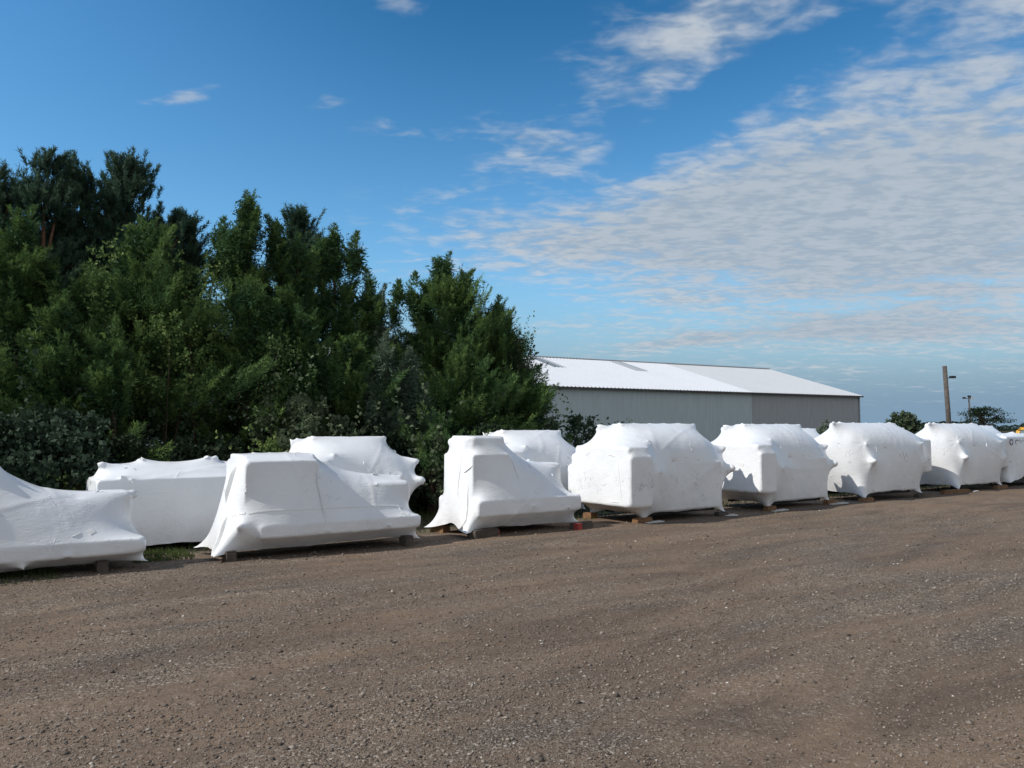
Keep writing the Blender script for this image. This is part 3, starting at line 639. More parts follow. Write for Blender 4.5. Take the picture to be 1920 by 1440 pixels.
# ------------------------------------------------------------------ warehouse
def metal(name, col, rough=.45, streak=.12):
    m, t, b = material(name); tc = t.n('ShaderNodeTexCoord'); P = tc.outputs['Object']
    st = t.noise(t.mapping(P, scale=(3, 3, .25)), 1.5, 5, .6); n = t.noise(P, .4, 4, .6)
    c = t.mix(t.mr(st, .35, .7), tuple(x*(1-streak) for x in col), col); c = t.mix(t.m('MULTIPLY', t.mr(n, .5, .8), .25), c, tuple(x*.75 for x in col))
    t.l(c, b.inputs['Base Color']); b.inputs['Roughness'].default_value = rough; b.inputs['Metallic'].default_value = 0.0
    return m
WALL = metal('grey_blue_siding', (.50, .575, .60)); WALL2 = metal('grey_tan_siding', (.40, .41, .43)); ROOF = metal('white_roof', (.60, .61, .63), .5, .05); ROOF2 = metal('newer_white_roof', (.50, .51, .52), .5, .05)
GLAZ = metal('skylight_plastic', (.19, .21, .22), .3); TRIM = plain('dark_trim', (.07, .06, .06), .5)
wc = np.array([36.1, 82.0]); wu = np.array([math.sin(R(60)), math.cos(R(60))]); LEN = 72.0; HW = 12.1; EH = 5.0; RH = 8.5; SPLIT = 15.6
wh = empty('warehouse', (wc[0]-wu[0]*LEN, wc[1]-wu[1]*LEN, 0), math.atan2(wu[1], wu[0]))
tag(wh, 'long grey metal warehouse with a low white ribbed roof behind the trees', 'warehouse')
def ribbed(name, x0, x1, fn, pitch, dep, mat, rib=.28):
    """corrugated sheet: fn(x, s, offset) gives the point at length x, run s (0..1), pushed out by offset"""
    xs = []; n = int(round((x1-x0)/pitch)); pitch = (x1-x0)/n
    for i in range(n):
        a = x0+i*pitch
        xs += [(a, 0), (a+pitch*(1-rib)*.5, 0), (a+pitch*(1-rib)*.5+pitch*rib*.25, dep), (a+pitch*(1+rib)*.5-pitch*rib*.25, dep), (a+pitch*(1+rib)*.5, 0)]
    xs.append((x1, 0)); vs = []
    for s in (0, 1): vs += [fn(x, s, d) for x, d in xs]
    m = len(xs); fs = np.array([(i, i+1, m+i+1, m+i) for i in range(m-1)])
    return mesh(name, vs, fs, mat, wh)
def wallf(x, s, d): return (x, -d, s*EH)
def rooff(x, s, d):
    y = -.35+s*(HW+.35); z = EH+.05+(RH-EH)*(y/HW)+.0; return (x, y-d*.28, z+d)
def roofb(x, s, d):
    y = 2*HW+.35-s*(HW+.35); z = EH+.05+(RH-EH)*((2*HW-y)/HW); return (x, y+d*.28, z+d)
ribbed('siding', 0, LEN-SPLIT, wallf, .40, .008, WALL); ribbed('siding', LEN-SPLIT+.01, LEN, wallf, .40, .007, WALL2)
ribbed('roof', -.2, LEN-SPLIT-.15, rooff, .40, .055, ROOF); ribbed('roof', LEN-SPLIT-.15+.01, LEN+.25, rooff, .40, .045, ROOF2)
ribbed('roof', -.2, LEN+.25, roofb, .40, .055, ROOF)
for x0 in (LEN-23.3, LEN-33.0, LEN-42.7): 
    def sky_(x, s, d, x0=x0): return rooff(x, .62+s*.35, d+.03)
    ribbed('skylight', x0, x0+1.3, sky_, .40, .055, GLAZ)
vs = [(LEN, 0, 0), (LEN, 2*HW, 0), (LEN, 2*HW, EH), (LEN, HW, RH), (LEN, 0, EH), (0, 0, 0), (0, 2*HW, 0), (0, 2*HW, EH), (0, HW, RH), (0, 0, EH)]
mesh('gable_wall', vs, [(0, 1, 2, 3, 4), (5, 9, 8, 7, 6), (1, 6, 7, 2)], WALL2, wh)
mb = MB(); mb.box((LEN/2, -.36, EH-.13), (LEN+.45, .10, .14)); mb.build('gutter', TRIM, wh)
mb = MB(); mb.box((LEN/2, HW, RH+.10), (LEN+.4, .5, .06)); mb.build('ridge_cap', ROOF, wh)
mb = MB(); mb.box((LEN-.0, -.03, EH/2), (.12, .12, EH-.1)); mb.build('corner_trim', WALL2, wh)

# ------------------------------------------------------------------ foliage
def leafmat(name, c1, c2, c3, rough=.75, trans=.26):
    m, t, b = material(name); tc = t.n('ShaderNodeTexCoord'); P = tc.outputs['Object']
    at = t.n('ShaderNodeAttribute', attribute_name='tint')
    n = t.noise(P, .9, 3, .55)
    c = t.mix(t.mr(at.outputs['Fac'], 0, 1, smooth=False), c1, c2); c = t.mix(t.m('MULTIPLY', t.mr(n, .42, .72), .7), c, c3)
    t.l(c, b.inputs['Base Color']); b.inputs['Roughness'].default_value = rough; b.inputs['Specular IOR Level'].default_value = .2
    tr = t.n('ShaderNodeBsdfTranslucent'); t.l(c, tr.inputs[0]); mx = t.n('ShaderNodeMixShader'); mx.inputs[0].default_value = trans
    t.l(b.outputs[0], mx.inputs[1]); t.l(tr.outputs[0], mx.inputs[2])
    t.l(mx.outputs[0], [n_ for n_ in m.node_tree.nodes if n_.type == 'OUTPUT_MATERIAL'][0].inputs[0]); return m
L_CED = leafmat('cedar_green', (.018, .050, .024), (.185, .285, .075), (.065, .155, .060))
L_CEDG = leafmat('cedar_grey_green', (.050, .085, .055), (.22, .29, .19), (.11, .16, .11))
L_PINE = leafmat('pine_green', (.018, .046, .038), (.11, .18, .10), (.05, .105, .072))
L_BRI = leafmat('young_leaf', (.045, .100, .028), (.24, .31, .095), (.09, .17, .05), trans=.3)
L_SHR = leafmat('shrub_leaf', (.040, .068, .038), (.14, .17, .09), (.065, .095, .05), trans=.2)
L_MID = leafmat('mid_leaf', (.030, .070, .022), (.13, .19, .06), (.055, .11, .035), trans=.25)
L_DULL = leafmat('dull_leaf', (.022, .044, .026), (.058, .088, .052), (.034, .058, .036), trans=.15)
L_DARK = leafmat('far_and_shaded_leaf', (.014, .028, .014), (.032, .052, .024), (.022, .036, .02))  # darkened leaf colour; also puts deep shade into the low shrubs
BARK = plain('bark', (.10, .065, .045), .9, var=.25, scale=14, bump=.5); BARKR = plain('red_pine_bark', (.20, .095, .06), .9, var=.25, scale=10, bump=.4)

def unit(v): return v/np.maximum(np.linalg.norm(v, axis=-1, keepdims=True), 1e-9)
def slivers(rg, p, d, ln, w):
    """thin pointed leaf faces: base p, direction d"""
    s = unit(np.cross(d, unit(rg.randn(*d.shape))))
    a = p-s*w[:, None]/2; b = p+s*w[:, None]/2; c = p+d*ln[:, None]
    return np.stack([a, b, c], 1)
def conifer_sprays(rg, cx, cy, h, Rm, nb_, t0=.06, up=.75, dens=1.0, sc=1.0, pw=.8, z0=0.0):
    """red cedar: rising limbs that end in feathery upswept plumes"""
    M = max(9, int(nb_/4.6)); mt = t0+(1-t0)*rg.rand(M)**1.0; ma = rg.rand(M)*6.283; mL = rg.uniform(.62, 1.12, M)   # main limbs
    mi = rg.randint(0, M, nb_); tt = np.clip(mt[mi]+rg.randn(nb_)*.035, t0, .995); az = ma[mi]+rg.randn(nb_)*.24
    lob = 1+.20*np.sin(az*2+tt*7+rg.rand()*6)+.16*np.sin(az*5-tt*9+rg.rand()*6)
    prof = np.clip((1-tt)**pw*1.12+.02, .03, 1.05)*np.clip(.72+tt*2.4, .72, 1.0)
    Lb = Rm*prof*lob*mL[mi]*rg.uniform(.55, 1.12, nb_)*np.where(rg.rand(nb_) < .16, 1.34, 1.0)
    rise = up*(.10+.85*tt)*Lb+rg.uniform(-.1, .2, nb_)*Lb
    zb = np.maximum(z0+tt*(h-z0)-rise*.8-.15, z0+.1) if z0 == 0 else np.maximum(z0+tt*h-rise*.8-.2, z0)
    out = np.stack([np.cos(az), np.sin(az), np.zeros(nb_)], 1); side = np.stack([-out[:, 1], out[:, 0], np.zeros(nb_)], 1)
    P0 = np.stack([np.full(nb_, cx), np.full(nb_, cy), zb], 1)
    npl = np.maximum((3+6.0*Lb*dens).astype(int), 3); bi = np.repeat(np.arange(nb_), npl); n = len(bi)
    s = .42+.58*rg.rand(n)**.6
    wid = rg.uniform(-1, 1, n)*.42*Lb[bi]*(1.2-s)
    base = P0[bi]+out[bi]*(Lb[bi]*s)[:, None]+np.array([0, 0, 1])*(rise[bi]*s**1.6+rg.uniform(-.12, .12, n))[:, None]+side[bi]*wid[:, None]
    slope = (.0+1.0*tt)[bi]
    bd = unit(out[bi]*.75+side[bi]*(wid/np.maximum(Lb[bi], .1)*1.3)[:, None]+np.array([0, 0, 1])*(slope+.25)[:, None]+rg.randn(n, 3)*.22)
    PL = rg.uniform(.26, .66, n)*sc*np.clip(.6+Lb[bi]*.5, .6, 1.1); PR = .05+PL*rg.uniform(.14, .26, n)
    sp_ = rg.rand(n) < .26                               # thin reaching sprays that break the outline
    PL = np.where(sp_, PL*1.25+.12, PL); PR = np.where(sp_, .030+PL*.045, PR); base = np.where(sp_[:, None], P0[bi]+out[bi]*(Lb[bi]*1.04)[:, None]+np.array([0, 0, 1])*(rise[bi]+rg.uniform(-.1, .1, n))[:, None]+side[bi]*wid[:, None]*.8, base)
    bd = np.where(sp_[:, None], unit(out[bi]*1.0+side[bi]*rg.uniform(-.5, .5, n)[:, None]+np.array([0, 0, 1])*(.15+1.1*tt[bi]+rg.uniform(-.2, .3, n))[:, None]), bd)
    base = base-bd*(PL*.55)[:, None]
    k = 104; idx = np.repeat(np.arange(n), k); u = rg.rand(n*k)**.85
    ra = unit(np.cross(bd[idx], rg.randn(n*k, 3))); rr = PR[idx]*(1.02-u)**.75*np.sqrt(rg.rand(n*k))
    rr = rr*(1+.45*np.sin(u*17+idx*2.1))
    bend = np.array([0, 0, 1])*(u**2*.10*PL[idx])[:, None]
    p = base[idx]+bd[idx]*(PL[idx]*u)[:, None]+ra*rr[:, None]+bend
    d = unit(bd[idx]*.85+ra*rg.uniform(.35, 1.0, (n*k, 1))+rg.randn(n*k, 3)*.22)
    T = slivers(rg, p, d, rg.uniform(.045, .090, n*k)*sc, rg.uniform(.010, .020, n*k)*sc)
    edge = rr/np.maximum(PR[idx], 1e-6)
    # the leading shoot: a thin bent spire with short side sprigs
    q = 420; us = rg.rand(q); lead = np.array([rg.uniform(-.10, .10), 0, 1.0]); hl = min(.8, .13*h+.15)
    ax_ = np.stack([np.full(q, cx)+lead[0]*us**2*2.2, np.full(q, cy), z0+h-hl*.78+hl*us], 1)
    ra2 = unit(np.stack([rg.randn(q), rg.randn(q), np.zeros(q)], 1)); rr2 = (.20*(1-us)**.9+.012)*np.sqrt(rg.rand(q))*np.where(np.sin(us*23) > -.2, 1, .45)
    Ts = slivers(rg, ax_+ra2*rr2[:, None], unit(ra2*.8+np.array([0, 0, .9])+rg.randn(q, 3)*.2), rg.uniform(.05, .10, q)*sc, rg.uniform(.014, .024, q)*sc)
    T = np.concatenate([T, Ts])
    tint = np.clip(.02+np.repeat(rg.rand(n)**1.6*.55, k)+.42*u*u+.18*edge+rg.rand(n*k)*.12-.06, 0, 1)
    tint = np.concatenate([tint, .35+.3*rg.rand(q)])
    # inner filler sprays tinted dark, painting the shade inside the crown
    m = int(nb_*70*dens); j = rg.randint(0, nb_, m); s2 = rg.rand(m)*.8
    p2 = P0[j]+out[j]*(Lb[j]*s2)[:, None]+np.array([0, 0, 1])*(rise[j]*s2**1.6)[:, None]+rg.randn(m, 3)*.10
    T2 = slivers(rg, p2, unit(out[j]+rg.randn(m, 3)*.7), rg.uniform(.07, .13, m)*sc, rg.uniform(.02, .036, m)*sc)
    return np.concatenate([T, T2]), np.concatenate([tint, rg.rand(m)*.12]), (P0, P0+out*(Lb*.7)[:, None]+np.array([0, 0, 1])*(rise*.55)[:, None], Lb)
def put_crown(tris, tint, mat, parent, name='crown'):
    n = len(tris); return mesh(name, tris.reshape(-1, 3), np.arange(n*3).reshape(-1, 3), mat, parent, attr=np.repeat(tint, 3))
def spot(px, b):
    """ground point on the bearing px, b metres behind the machine row"""
    k = (px-960)/1478.0/ c_; Y = (b+O[0]*-V[0]*-1+O[1]*V[1]) if False else 0
    Y = (b+O[0]*V[0]+O[1]*V[1])/(k*V[0]+V[1]); return k*Y, Y
def hgt(Y, py): return EYE+(803-py)/1478.0*Y*1.0
def trunk_and_limbs(parent, h, r, bark, ends, lean=(0, 0), nlimb=26):
    mb = MB(); pts = [(lean[0]*s, lean[1]*s, h*s-.05) for s in np.linspace(0, .96, 9)]
    mb.tube(pts, [r*(1-.9*s) for s in np.linspace(0, 1, 9)], 8)
    P0, P1, Lb = ends; o = np.argsort(-Lb)[:nlimb]
    for i in o:
        m_ = (P0[i]+P1[i])/2-np.array([0, 0, .06*Lb[i]]); mb.tube([P0[i], m_, P1[i]], [.022*h/6+.01, .016, .006], 5, False)
    mb.build('trunk', bark, parent, True)
TR = 'trees along the back of the yard'
def cedar(px, b, ty, hw, seed, label, leaders=(), mat=None, nb_=None, up=.75, pw=.8, t0=.05, dens=1.0):
    x, y = spot(px, b); h = hgt(y, ty); Rm = hw/1478.0*y; rg = np.random.RandomState(seed)
    o = empty('cedar_tree', (x, y, 0)); tag(o, label, 'tree', TR)
    nb_ = nb_ or int(50+48*h*Rm/2.2); T = []; K = []
    a, tn, ends = conifer_sprays(rg, 0, 0, h, Rm, nb_, up=up, pw=pw, t0=t0, dens=dens); T.append(a); K.append(tn)
    for (lx, ly, lw) in leaders:       # extra leading tips: bearing, top, half width
        dx = (lx-px)/1478.0*y; lh = hgt(y, ly); lr = lw/1478.0*y
        a, tn, _ = conifer_sprays(rg, dx, rg.uniform(-.3, .2), lh*.34, lr*1.45, 22, up=.7, z0=lh*.66, pw=1.15); T.append(a); K.append(tn)
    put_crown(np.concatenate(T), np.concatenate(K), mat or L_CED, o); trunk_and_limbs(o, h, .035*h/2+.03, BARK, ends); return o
def pine(px, b, ty, hw, seed, label, leaders=()):
    x, y = spot(px, b); h = hgt(y, ty); Rm = hw/1478.0*y; rg = np.random.RandomState(seed)
    o = empty('pine_tree', (x, y, 0)); tag(o, label, 'tree', TR)
    T = []; K = []; segs = []
    nbr = 80; tt = .30+.70*rg.rand(nbr)**.85; az = rg.rand(nbr)*6.283
    Lb = Rm*np.clip((1-tt)**.55*1.15+.06, .08, 1)*rg.uniform(.65, 1.15, nbr)
    ps = []; ds = []
    mbl = MB()
    for i in range(nbr):
        o3 = np.array([math.cos(az[i]), math.sin(az[i]), 0]); p0 = np.array([0, 0, tt[i]*h-Lb[i]*.5]); tip = p0+o3*Lb[i]+np.array([0, 0, Lb[i]*.55])
        if i < 34: mbl.tube([p0, (p0+tip)/2-np.array([0, 0, .08]), tip], [.03, .02, .008], 5, False)
        m_ = int(9+21*Lb[i])
        for k in range(m_):
            s = .3+.7*rg.rand()
            q = p0*(1-s)+tip*s-np.array([0, 0, .10*Lb[i]*(1-s)])+rg.randn(3)*np.array([.20, .20, .14])*(.5+Lb[i]*.5)
            ps.append(q); ds.append(unit(np.array([o3[0]*.45, o3[1]*.45, 1.0])+rg.randn(3)*.28))
    for s in np.linspace(.90, 1.0, 4):
        ps.append(np.array([0, 0, h*s-.28])); ds.append(np.array([0, 0, 1.]))
    for (lx, ly) in leaders:
        dx = (lx-px)/1478.0*y; lh = hgt(y, ly)
        for k in range(7):
            s = k/6; ps.append(np.array([dx*(.75+.25*s)+rg.randn()*.10*(1-s), rg.randn()*.12*(1-s), lh-.30-.75*(1-s)])); ds.append(unit(np.array([rg.randn()*.22*(1-s)+dx*.1, rg.randn()*.2, 1.0])))
        mbl.tube([(dx*.3, 0, lh-1.5), (dx*.8, 0, lh-.8), (dx, 0, lh-.25)], [.03, .02, .008], 5, False)
    ps = np.array(ps); ds = np.array(ds); n = len(ps); k = 80; idx = np.repeat(np.arange(n), k); u = rg.rand(n*k)
    ln = rg.uniform(.22, .42, n)
    p = ps[idx]+ds[idx]*(ln[idx]*u)[:, None]+rg.randn(n*k, 3)*.012
    rad = unit(np.cross(ds[idx], rg.randn(n*k, 3))); d = unit(rad*rg.uniform(.5, 1.0, (n*k, 1))+ds[idx]*.85)
    T = slivers(rg, p, d, rg.uniform(.07, .115, n*k), np.full(n*k, .017))
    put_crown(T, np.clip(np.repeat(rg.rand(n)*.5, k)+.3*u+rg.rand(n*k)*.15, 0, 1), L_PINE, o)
    mb = mbl; pts = [(.03*math.sin(s*5), .02*math.cos(s*4), h*s-.05) for s in np.linspace(0, .95, 10)]; mb.tube(pts, [.16*(1-.9*s) for s in np.linspace(0, 1, 10)], 8); mb.build('trunk', BARKR, o, True)
    return o
def leafy(px, b, ty, hw, seed, label, mat, name='shrub', cat='shrub', leaf=.075, n=9000, base=.0, grp=None, shape=1.0, crown='foliage', ntw=26, whips=8, Yd=None, hd=None, Rd=None):
    """broad-leaved bush or small tree: leaves gathered along many arching twigs"""
    if Yd is None: x, y = spot(px, b)
    else: y = Yd; x = (px-960)/1478.0*y
    h = hgt(y, ty); Rm = hw/1478.0*y; rg = np.random.RandomState(seed)
    o = empty(name, (x, y, 0)); tag(o, label, cat, grp)
    cl = int(60+n/120); ax = []
    th = rg.rand(cl)*6.283; rr = rg.rand(cl)**.55; ph = rg.rand(cl)
    cz = base+(h-base)*(.12+.80*ph); rad = Rm*np.clip(np.sin(np.pi*np.clip(.16+.72*ph, 0, 1))**.6, .2, 1)*rr*.92*(1+.15*np.sin(th*3+seed))
    cc = np.stack([rad*np.cos(th), rad*np.sin(th)*.9, cz], 1)
    cd = unit(np.stack([np.cos(th)*rr, np.sin(th)*rr, .55+.4*ph], 1)+rg.randn(cl, 3)*.4)
    k = n//cl; idx = np.repeat(np.arange(cl), k); u = rg.rand(cl*k); sc = Rm*.28+.05
    p = cc[idx]+cd[idx]*(u*sc*1.1)[:, None]+rg.randn(cl*k, 3)*(sc*.32*(1.2-u))[:, None]
    if whips:
        wi = rg.choice(cl, whips); m = 26; pw_ = []
        for i in wi:
            d0 = unit(cd[i]+np.array([0, 0, .6])); q = cc[i].copy()
            for j in range(m): q = q+d0*leaf*.55; d0 = unit(d0+rg.randn(3)*.12); pw_.append(q+rg.randn(3)*leaf*.4)
        p = np.concatenate([p, pw_]); u = np.concatenate([u, np.full(len(pw_), .9)]); idx = np.concatenate([idx, np.repeat(wi, m)])
    p[:, 2] = np.clip(p[:, 2], .03, None)
    N = len(p); d = unit(rg.randn(N, 3)+np.array([0, -.1, .25])); sd = unit(np.cross(d, rg.randn(N, 3))); nn_ = np.cross(d, sd)
    L = leaf*rg.uniform(.6, 1.25, N)[:, None]; wv = L*.36
    q = np.stack([p, p+d*L*.5+sd*wv+nn_*L*.08, p+d*L, p+d*L*.5-sd*wv+nn_*L*.08], 1)
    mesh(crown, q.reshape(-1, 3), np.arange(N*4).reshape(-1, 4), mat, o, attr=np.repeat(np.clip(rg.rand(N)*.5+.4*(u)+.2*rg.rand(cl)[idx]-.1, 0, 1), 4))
    mb = MB()
    for i in rg.choice(cl, min(ntw, cl), replace=False):
        a = np.array([rg.randn()*.05, rg.randn()*.05, -.03]); e = cc[i]; mb.tube([a, a*.3+e*.5+np.array([0, 0, .12*h]), e], [.012*h/2+.006, .010, .004], 5, False)
    mb.build('stems' if cat == 'shrub' else 'trunk', BARK, o, True); return o

# pines at the back left
pine(-40, 8.5, 330, 110, 1, 'dark pine at the left edge of the photo, behind the cedars', [(12, 312)])
pine(75, 8.2, 298, 90, 2, 'tallest pine with upright candle tips, near the left edge', [(45, 318), (100, 322)])
pine(145, 8.8, 318, 80, 3, 'dark pine with bare reddish trunk between the two highest pine tops', [(125, 322), (163, 328)])
pine(232, 8.4, 308, 85, 4, 'dark pine with an open tufted top, right of the tallest pine', [(262, 345), (292, 368), (335, 400)])
pine(330, 8.6, 415, 70, 5, 'low dark pine stretching its tufts right, behind the round cedar', [(338, 402), (352, 445)])
pine(558, 8.0, 412, 62, 6, 'dark pine behind the cedars with the thin crooked tips', [(540, 420), (572, 412), (600, 440)])
# cedars
cedar(30, 5.4, 400, 190, 11, 'broad green cedar at the left edge of the photo', [(70, 470, 40), (125, 530, 40), (-50, 430, 60)], pw=.75)
cedar(262, 5.2, 418, 165, 12, 'broad round-topped cedar below the tufted pine', [(225, 450, 45), (300, 430, 45), (340, 490, 50)], pw=.55)
cedar(455, 5.8, 368, 130, 13, 'tall cedar with a thin curved spire and a second spire left of it', [(402, 408, 34), (505, 405, 34), (440, 430, 30)], pw=.9)
cedar(555, 5.6, 450, 110, 14, 'dense cedar between the two cedars with thin crooked tips', [(530, 455, 34)], pw=.7)
cedar(625, 5.8, 432, 115, 15, 'cedar with thin crooked tips leaning right towards the sky gap', [(662, 440, 26), (692, 508, 30), (605, 455, 34)], pw=.85)
cedar(708, 6.0, 545, 85, 16, 'small grey-green cedar in the dip of the tree line', [(685, 590, 30)], mat=L_CEDG)
cedar(828, 5.6, 484, 175, 17, 'pointed cedar with a thin spire, highest of the right-hand cedars', [(776, 515, 36), (744, 530, 28), (872, 515, 24), (800, 535, 40)], pw=.85)
cedar(925, 5.3, 566, 110, 18, 'dark cedar with reaching lower limbs at the right end of the trees', [(895, 590, 34)], pw=.62, t0=.10)
cedar(958, 5.0, 640, 84, 19, 'low cedar whose limbs reach out in front of the grey warehouse', [(1000, 690, 24)], pw=.55, t0=.08, up=.35)
cedar(120, 4.4, 560, 130, 20, 'mid green cedar below the broad cedar at the left edge', [(85, 590, 30), (170, 610, 30)], pw=.7)
cedar(215, 4.1, 610, 100, 21, 'young cedar with bright upswept sprays, below the round-topped cedar', [(180, 640, 25)], pw=.75)
cedar(465, 4.7, 535, 115, 22, 'cedar in front of the spired one, light green on its left side', [(425, 560, 30), (505, 560, 30)], pw=.7)
cedar(572, 4.5, 585, 85, 23, 'narrow young cedar with a bright yellow-green tip', [(605, 640, 25)], mat=L_CED, pw=.95)
cedar(655, 4.7, 640, 95, 24, 'dark low cedar in the shade under the dip of the tree line', [], pw=.6)
cedar(716, 4.2, 630, 50, 25, 'slim grey-green cedar left of the palest slim cedar', [], mat=L_CEDG, pw=.9)
cedar(772, 4.1, 662, 46, 26, 'palest slim grey-green cedar in front of the pointed cedar', [(784, 730, 20)], mat=L_CEDG, pw=.9)
cedar(862, 4.6, 640, 125, 27, 'dark cedar filling the space under the pointed cedar', [], pw=.55)
# broad-leaved growth among them
leafy(312, 4.5, 590, 80, 31, 'light green leafy young tree climbing through the cedars', L_BRI, 'young_tree', 'tree', .055, 3600, 1.6, TR, crown='crown', whips=16, ntw=3)
leafy(370, 4.6, 500, 45, 32, 'thin bright leafy sapling reaching up left of the spired cedar', L_BRI, 'young_tree', 'tree', .055, 1300, 2.8, TR, crown='crown', whips=10, ntw=1)
leafy(180, 4.7, 430, 24, 33, 'wispy leafy shoot standing up left of the round-topped cedar', L_BRI, 'young_tree', 'tree', .055, 420, 3.0, TR, crown='crown', whips=4, ntw=1)
leafy(500, 4.3, 640, 80, 34, 'mid green leafy tree below the cedar with light green sprays', L_MID, 'young_tree', 'tree', .055, 2400, 1.4, TR, crown='crown', ntw=3)
leafy(965, 5.0, 622, 38, 35, 'thin leafy tree with curling tips at the right edge of the tree line', L_SHR, 'young_tree', 'tree', .06, 2000, 1.6, TR, crown='crown', whips=3)
SG = 'shrubs behind the wrapped machines'
leafy(95, 3.2, 775, 115, 41, 'wide dull grey-green shrub behind the machine at the left edge', L_DULL, leaf=.085, n=9000, grp=SG)
leafy(-60, 3.2, 790, 110, 48, 'dull green shrub running out of the left edge of the photo', L_DULL, leaf=.085, n=6000, grp=SG)
leafy(150, 2.9, 885, 22, 42, 'small yellowish weed shrub left of the twin-bump machine', L_BRI, leaf=.05, n=900, grp=SG, whips=4)
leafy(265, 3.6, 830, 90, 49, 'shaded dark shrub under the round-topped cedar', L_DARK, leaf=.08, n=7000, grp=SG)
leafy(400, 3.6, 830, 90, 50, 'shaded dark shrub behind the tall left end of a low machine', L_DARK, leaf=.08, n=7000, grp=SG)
leafy(545, 3.5, 748, 78, 43, 'tall open grey-leaved shrub above the middle of the back row', L_SHR, leaf=.085, n=6000, grp=SG, whips=12)
leafy(630, 3.3, 778, 42, 44, 'shrub with yellow-green leaf tips, right of the tall grey-leaved one', L_SHR, leaf=.075, n=2600, grp=SG)
leafy(505, 3.2, 822, 28, 45, 'small bright green bush just left of the back machine with the right knob', L_BRI, leaf=.07, n=1100, grp=SG)
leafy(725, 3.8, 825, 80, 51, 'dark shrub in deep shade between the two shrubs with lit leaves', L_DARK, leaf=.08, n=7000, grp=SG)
leafy(812, 3.2, 812, 48, 46, 'shrub with large lit leaves beside the tall square left end', L_SHR, leaf=.10, n=1800, grp=SG, whips=10)
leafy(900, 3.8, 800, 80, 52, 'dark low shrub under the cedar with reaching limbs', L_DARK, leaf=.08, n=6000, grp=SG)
leafy(1010, 4.6, 778, 46, 47, 'leafy green bush at the foot of the warehouse wall, the left one', L_SHR, leaf=.09, n=2400, grp=SG)
leafy(1095, 5.0, 777, 42, 53, 'rounded green bush in front of the warehouse wall, the right one', L_SHR, leaf=.09, n=2600, grp=SG)
leafy(1545, 4.6, 789, 22, 54, 'small dark bush against the warehouse, above the third tall machine', L_SHR, leaf=.09, n=1400, grp=SG, Yd=30, whips=0)
# far trees on the right
FG = 'far trees beyond the yard'
leafy(1690, 0, 777, 27, 61, 'small round far tree between the warehouse and the wooden pole', L_SHR, 'far_tree', 'tree', .16, 5000, 1.0, FG, crown='crown', Yd=60, whips=0)
def flat_tree():
    Y = 100; X = (1842-960)/1478*Y; o = empty('far_tree', (X, Y, 0)); tag(o, 'far tree with a flat spreading layered crown behind the lamp pole', 'tree', FG)
    rg = np.random.RandomState(8); cs = []
    for k in range(46):
        a = rg.rand()*6.28; r = rg.rand()**.6; zt = rg.choice([2.0, 2.7, 3.4, 4.0], p=[.2, .25, .3, .25]); rr = {2.0: 2.0, 2.7: 2.9, 3.4: 2.4, 4.0: 1.3}[zt]
        cs.append((r*rr*math.cos(a)+.2, r*rr*math.sin(a), zt+rg.randn()*.12-.1*r))
    cs = np.array(cs); k = 85; i = np.repeat(np.arange(len(cs)), k); p = cs[i]+rg.randn(len(i), 3)*np.array([.36, .36, .14])
    N = len(p); d = unit(rg.randn(N, 3)); sd = unit(np.cross(d, rg.randn(N, 3))); L = rg.uniform(.12, .26, N)[:, None]
    q = np.stack([p, p+d*L*.5+sd*L*.3, p+d*L, p+d*L*.5-sd*L*.3], 1)
    mesh('crown', q.reshape(-1, 3), np.arange(N*4).reshape(-1, 4), L_DARK, o, attr=np.repeat(rg.rand(N), 4))
    mb = MB(); mb.tube([(0, 0, -.1), (.1, 0, 1.2), (.15, 0, 2.6), (.2, 0, 4)], [.22, .17, .1, .03], 7)
    for c in cs[::2]: mb.tube([(.1, 0, min(1.4, c[2]-.6)), (c[0]*.5, c[1]*.5, c[2]-.45), tuple(c)], [.08, .05, .02], 5, False)
    mb.build('trunk', BARK, o, True)
flat_tree()
def treeline():
    rg = np.random.RandomState(3); T = []; n = 420
    ang = rg.uniform(-.75, .95, n); dist = rg.uniform(430, 640, n); X = np.sin(ang)*dist; Y = np.cos(ang)*dist
    hh = rg.uniform(3.2, 5.2, n)*(dist/530)+1.2*np.sin(ang*40)*rg.rand(n)
    k = 260; i = np.repeat(np.arange(n), k); N = n*k
    u = rg.rand(N); th = rg.rand(N)*6.28; rr = np.sqrt(rg.rand(N))*4.6*np.sqrt(np.clip(1-(u*1.0)**2.5, 0.02, 1))
    p = np.stack([X[i]+rr*np.cos(th), Y[i]+rr*np.sin(th), u*hh[i]], 1); d = unit(rg.randn(N, 3)); sd = unit(np.cross(d, rg.randn(N, 3))); L = rg.uniform(.5, 1.2, N)[:, None]
    q = np.stack([p-d*L*.5, p+sd*L*.4, p+d*L*.5, p-sd*L*.4], 1)
    o = mesh('distant_wood', q.reshape(-1, 3), np.arange(N*4).reshape(-1, 4), L_DARK, attr=np.repeat(rg.rand(N), 4)); tag(o, 'low dark line of distant woods on the horizon', 'woods', kind='stuff')
treeline()

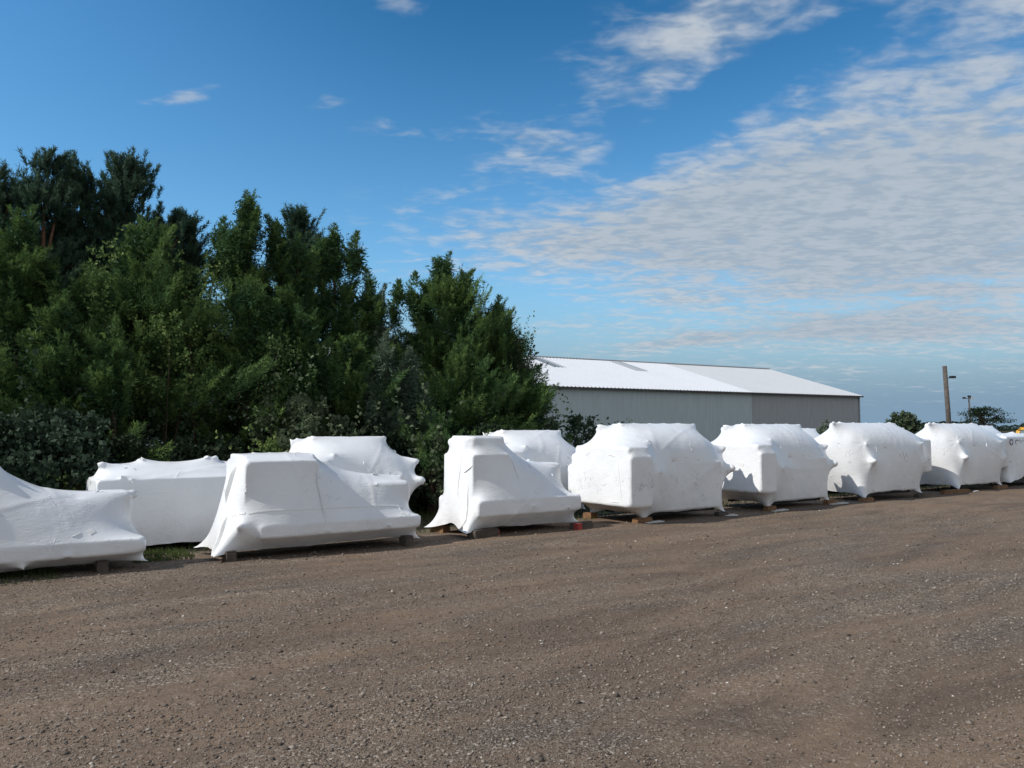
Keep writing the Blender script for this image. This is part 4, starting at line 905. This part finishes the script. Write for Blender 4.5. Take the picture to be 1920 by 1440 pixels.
# grass and weeds
def grass():
    rg = np.random.RandomState(9); L_G = leafmat('grass_blade', (.035, .06, .015), (.10, .13, .035), (.06, .08, .03))
    n = 42000; a = rg.uniform(-13.5, 14, n); b = rg.uniform(.9, 5.5, n)
    n2 = 2600; a2 = rg.uniform(-13, -10.7, n2); b2 = rg.uniform(-.25, .9, n2)
    n3 = 1200; a3 = rg.uniform(-9.9, -9.2, n3); b3 = rg.uniform(.5, 1.4, n3)
    a = np.concatenate([a, a2, a3]); b = np.concatenate([b, b2, b3]); N = len(a)
    p = O[None]+U[None]*a[:, None]+V[None]*b[:, None]; d = unit(rg.randn(N, 3)*.45+np.array([0, 0, 1])); h = rg.uniform(.03, .11, N)*np.where(b > 2.5, 1.8, .8)
    T = slivers(rg, p, d, h, np.full(N, .010)); o = mesh('grass', T.reshape(-1, 3), np.arange(N*3).reshape(-1, 3), L_G, attr=np.repeat(rg.rand(N), 3))
    tag(o, 'thin green grass growing under and behind the wrapped machines', 'grass', kind='stuff')
grass()

# ------------------------------------------------------------------ poles
POLE = plain('pole_wood', (.12, .10, .085), .9, var=.25, scale=5, bump=.4); BLK = plain('black_metal', (.02, .02, .022), .5)
Yp = 55.0; xp = (1779-960)/1478*Yp; po = empty('wooden_pole', (xp, Yp, 0)); tag(po, 'bare leaning wooden pole with a small dark floodlight near its top', 'pole')
hp = 5.95; MB().tube([(0, 0, -.3), (-.06, 0, 2.6), (-.21, 0, hp)], [.165, .160, .145], 14).build('post', POLE, po, True)
fl = MB(); fl.box((.30, -.05, 5.17), (.34, .26, .16), rz=.3); fl.build('floodlight', BLK, po); MB().tube([(0, 0, 5.1), (.16, -.02, 5.14)], .03, 6).build('bracket', BLK, po)
Yl = 110.0; xl = (1819.5-960)/1478*Yl; lp = empty('lamp_pole', (xl, Yl, 0)); tag(lp, 'thin far lamp pole with floodlights on top, before the flat-crowned tree', 'lamp pole')
MB().tube([(0, 0, -.2), (-.08, 0, 3), (-.2, 0, 5.95)], [.14, .12, .10], 8).build('post', POLE, lp, True)
MB().box((-.2, 0, 5.75), (1.3, .08, .08)).build('crossarm', POLE, lp)
for dx, dz in ((-.78, .08), (-.2, .3), (.45, .05)):
    h_ = MB(); h_.box((-.2+dx*.9+.2*(dx == -.2), -.1, 5.75+dz), (.34, .3, .24), rz=.3*dx); h_.build('lamp_head', BLK if dx < .4 else SCR, lp)

# ------------------------------------------------------------------ yellow cab at the right edge
YEL = plain('yellow_paint', (.72, .36, .03), .4, var=.06); 
GL, tg_, bg_ = material('cab_glass'); bg_.inputs['Base Color'].default_value = (.30, .42, .46, 1); bg_.inputs['Roughness'].default_value = .08; bg_.inputs['Alpha'].default_value = .55
PV = Wd(15.6, 1.4) ; d0 = ray(1893, 803)
Yv = 30.0; xv = (1901-960)/1478*Yv
cab = empty('yellow_vehicle', (xv, Yv, 0), R(-31)); tag(cab, 'yellow vehicle cab with a tinted window behind the machine at the right edge', 'vehicle')
def frame(x0, x1, z0, z1, y, th=.07, lean=.16):
    mb = MB(); mb.tube([(x0, y, z0), (x0+lean*.8, y, z1-.10), (x0+lean+.06, y, z1), (x1-lean-.06, y, z1), (x1-lean*.8, y, z1-.1), (x1, y, z0)], th*.62, 8, True); return mb
frame(0, 1.9, .95, 1.58, 0).build('door_frame', YEL, cab, True); frame(0, 1.9, .95, 1.60, 1.5).build('door_frame', YEL, cab, True)
rf = MB(); rf.box((.95, .75, 1.60), (1.50, 1.5, .05)); r_ = rf.build('roof', YEL, cab); bv = r_.modifiers.new('bevel', 'BEVEL'); bv.width = .02; bv.segments = 3
for yy in (.0, 1.5): MB().add([(.10, yy, .97), (1.80, yy, .97), (1.66, yy, 1.55), (.24, yy, 1.55)], [(0, 1, 2, 3)]).build('window', GL, cab)
bd = MB(); bd.box((1.3, .75, .67), (2.9, 1.6, .60)); bdo = bd.build('body', YEL, cab); bv = bdo.modifiers.new('bevel', 'BEVEL'); bv.width = .08; bv.segments = 3
for wx in (.3, 2.3):
    for wy in (-.02, 1.52):
        w = MB().tube([(wx, wy-.11, .36), (wx, wy+.11, .36)], .36, 20).build('wheel', BLK, cab, False); MB().tube([(wx, wy-.12, .36), (wx, wy+.12, .36)], .18, 16).build('rim', YEL, w, False)
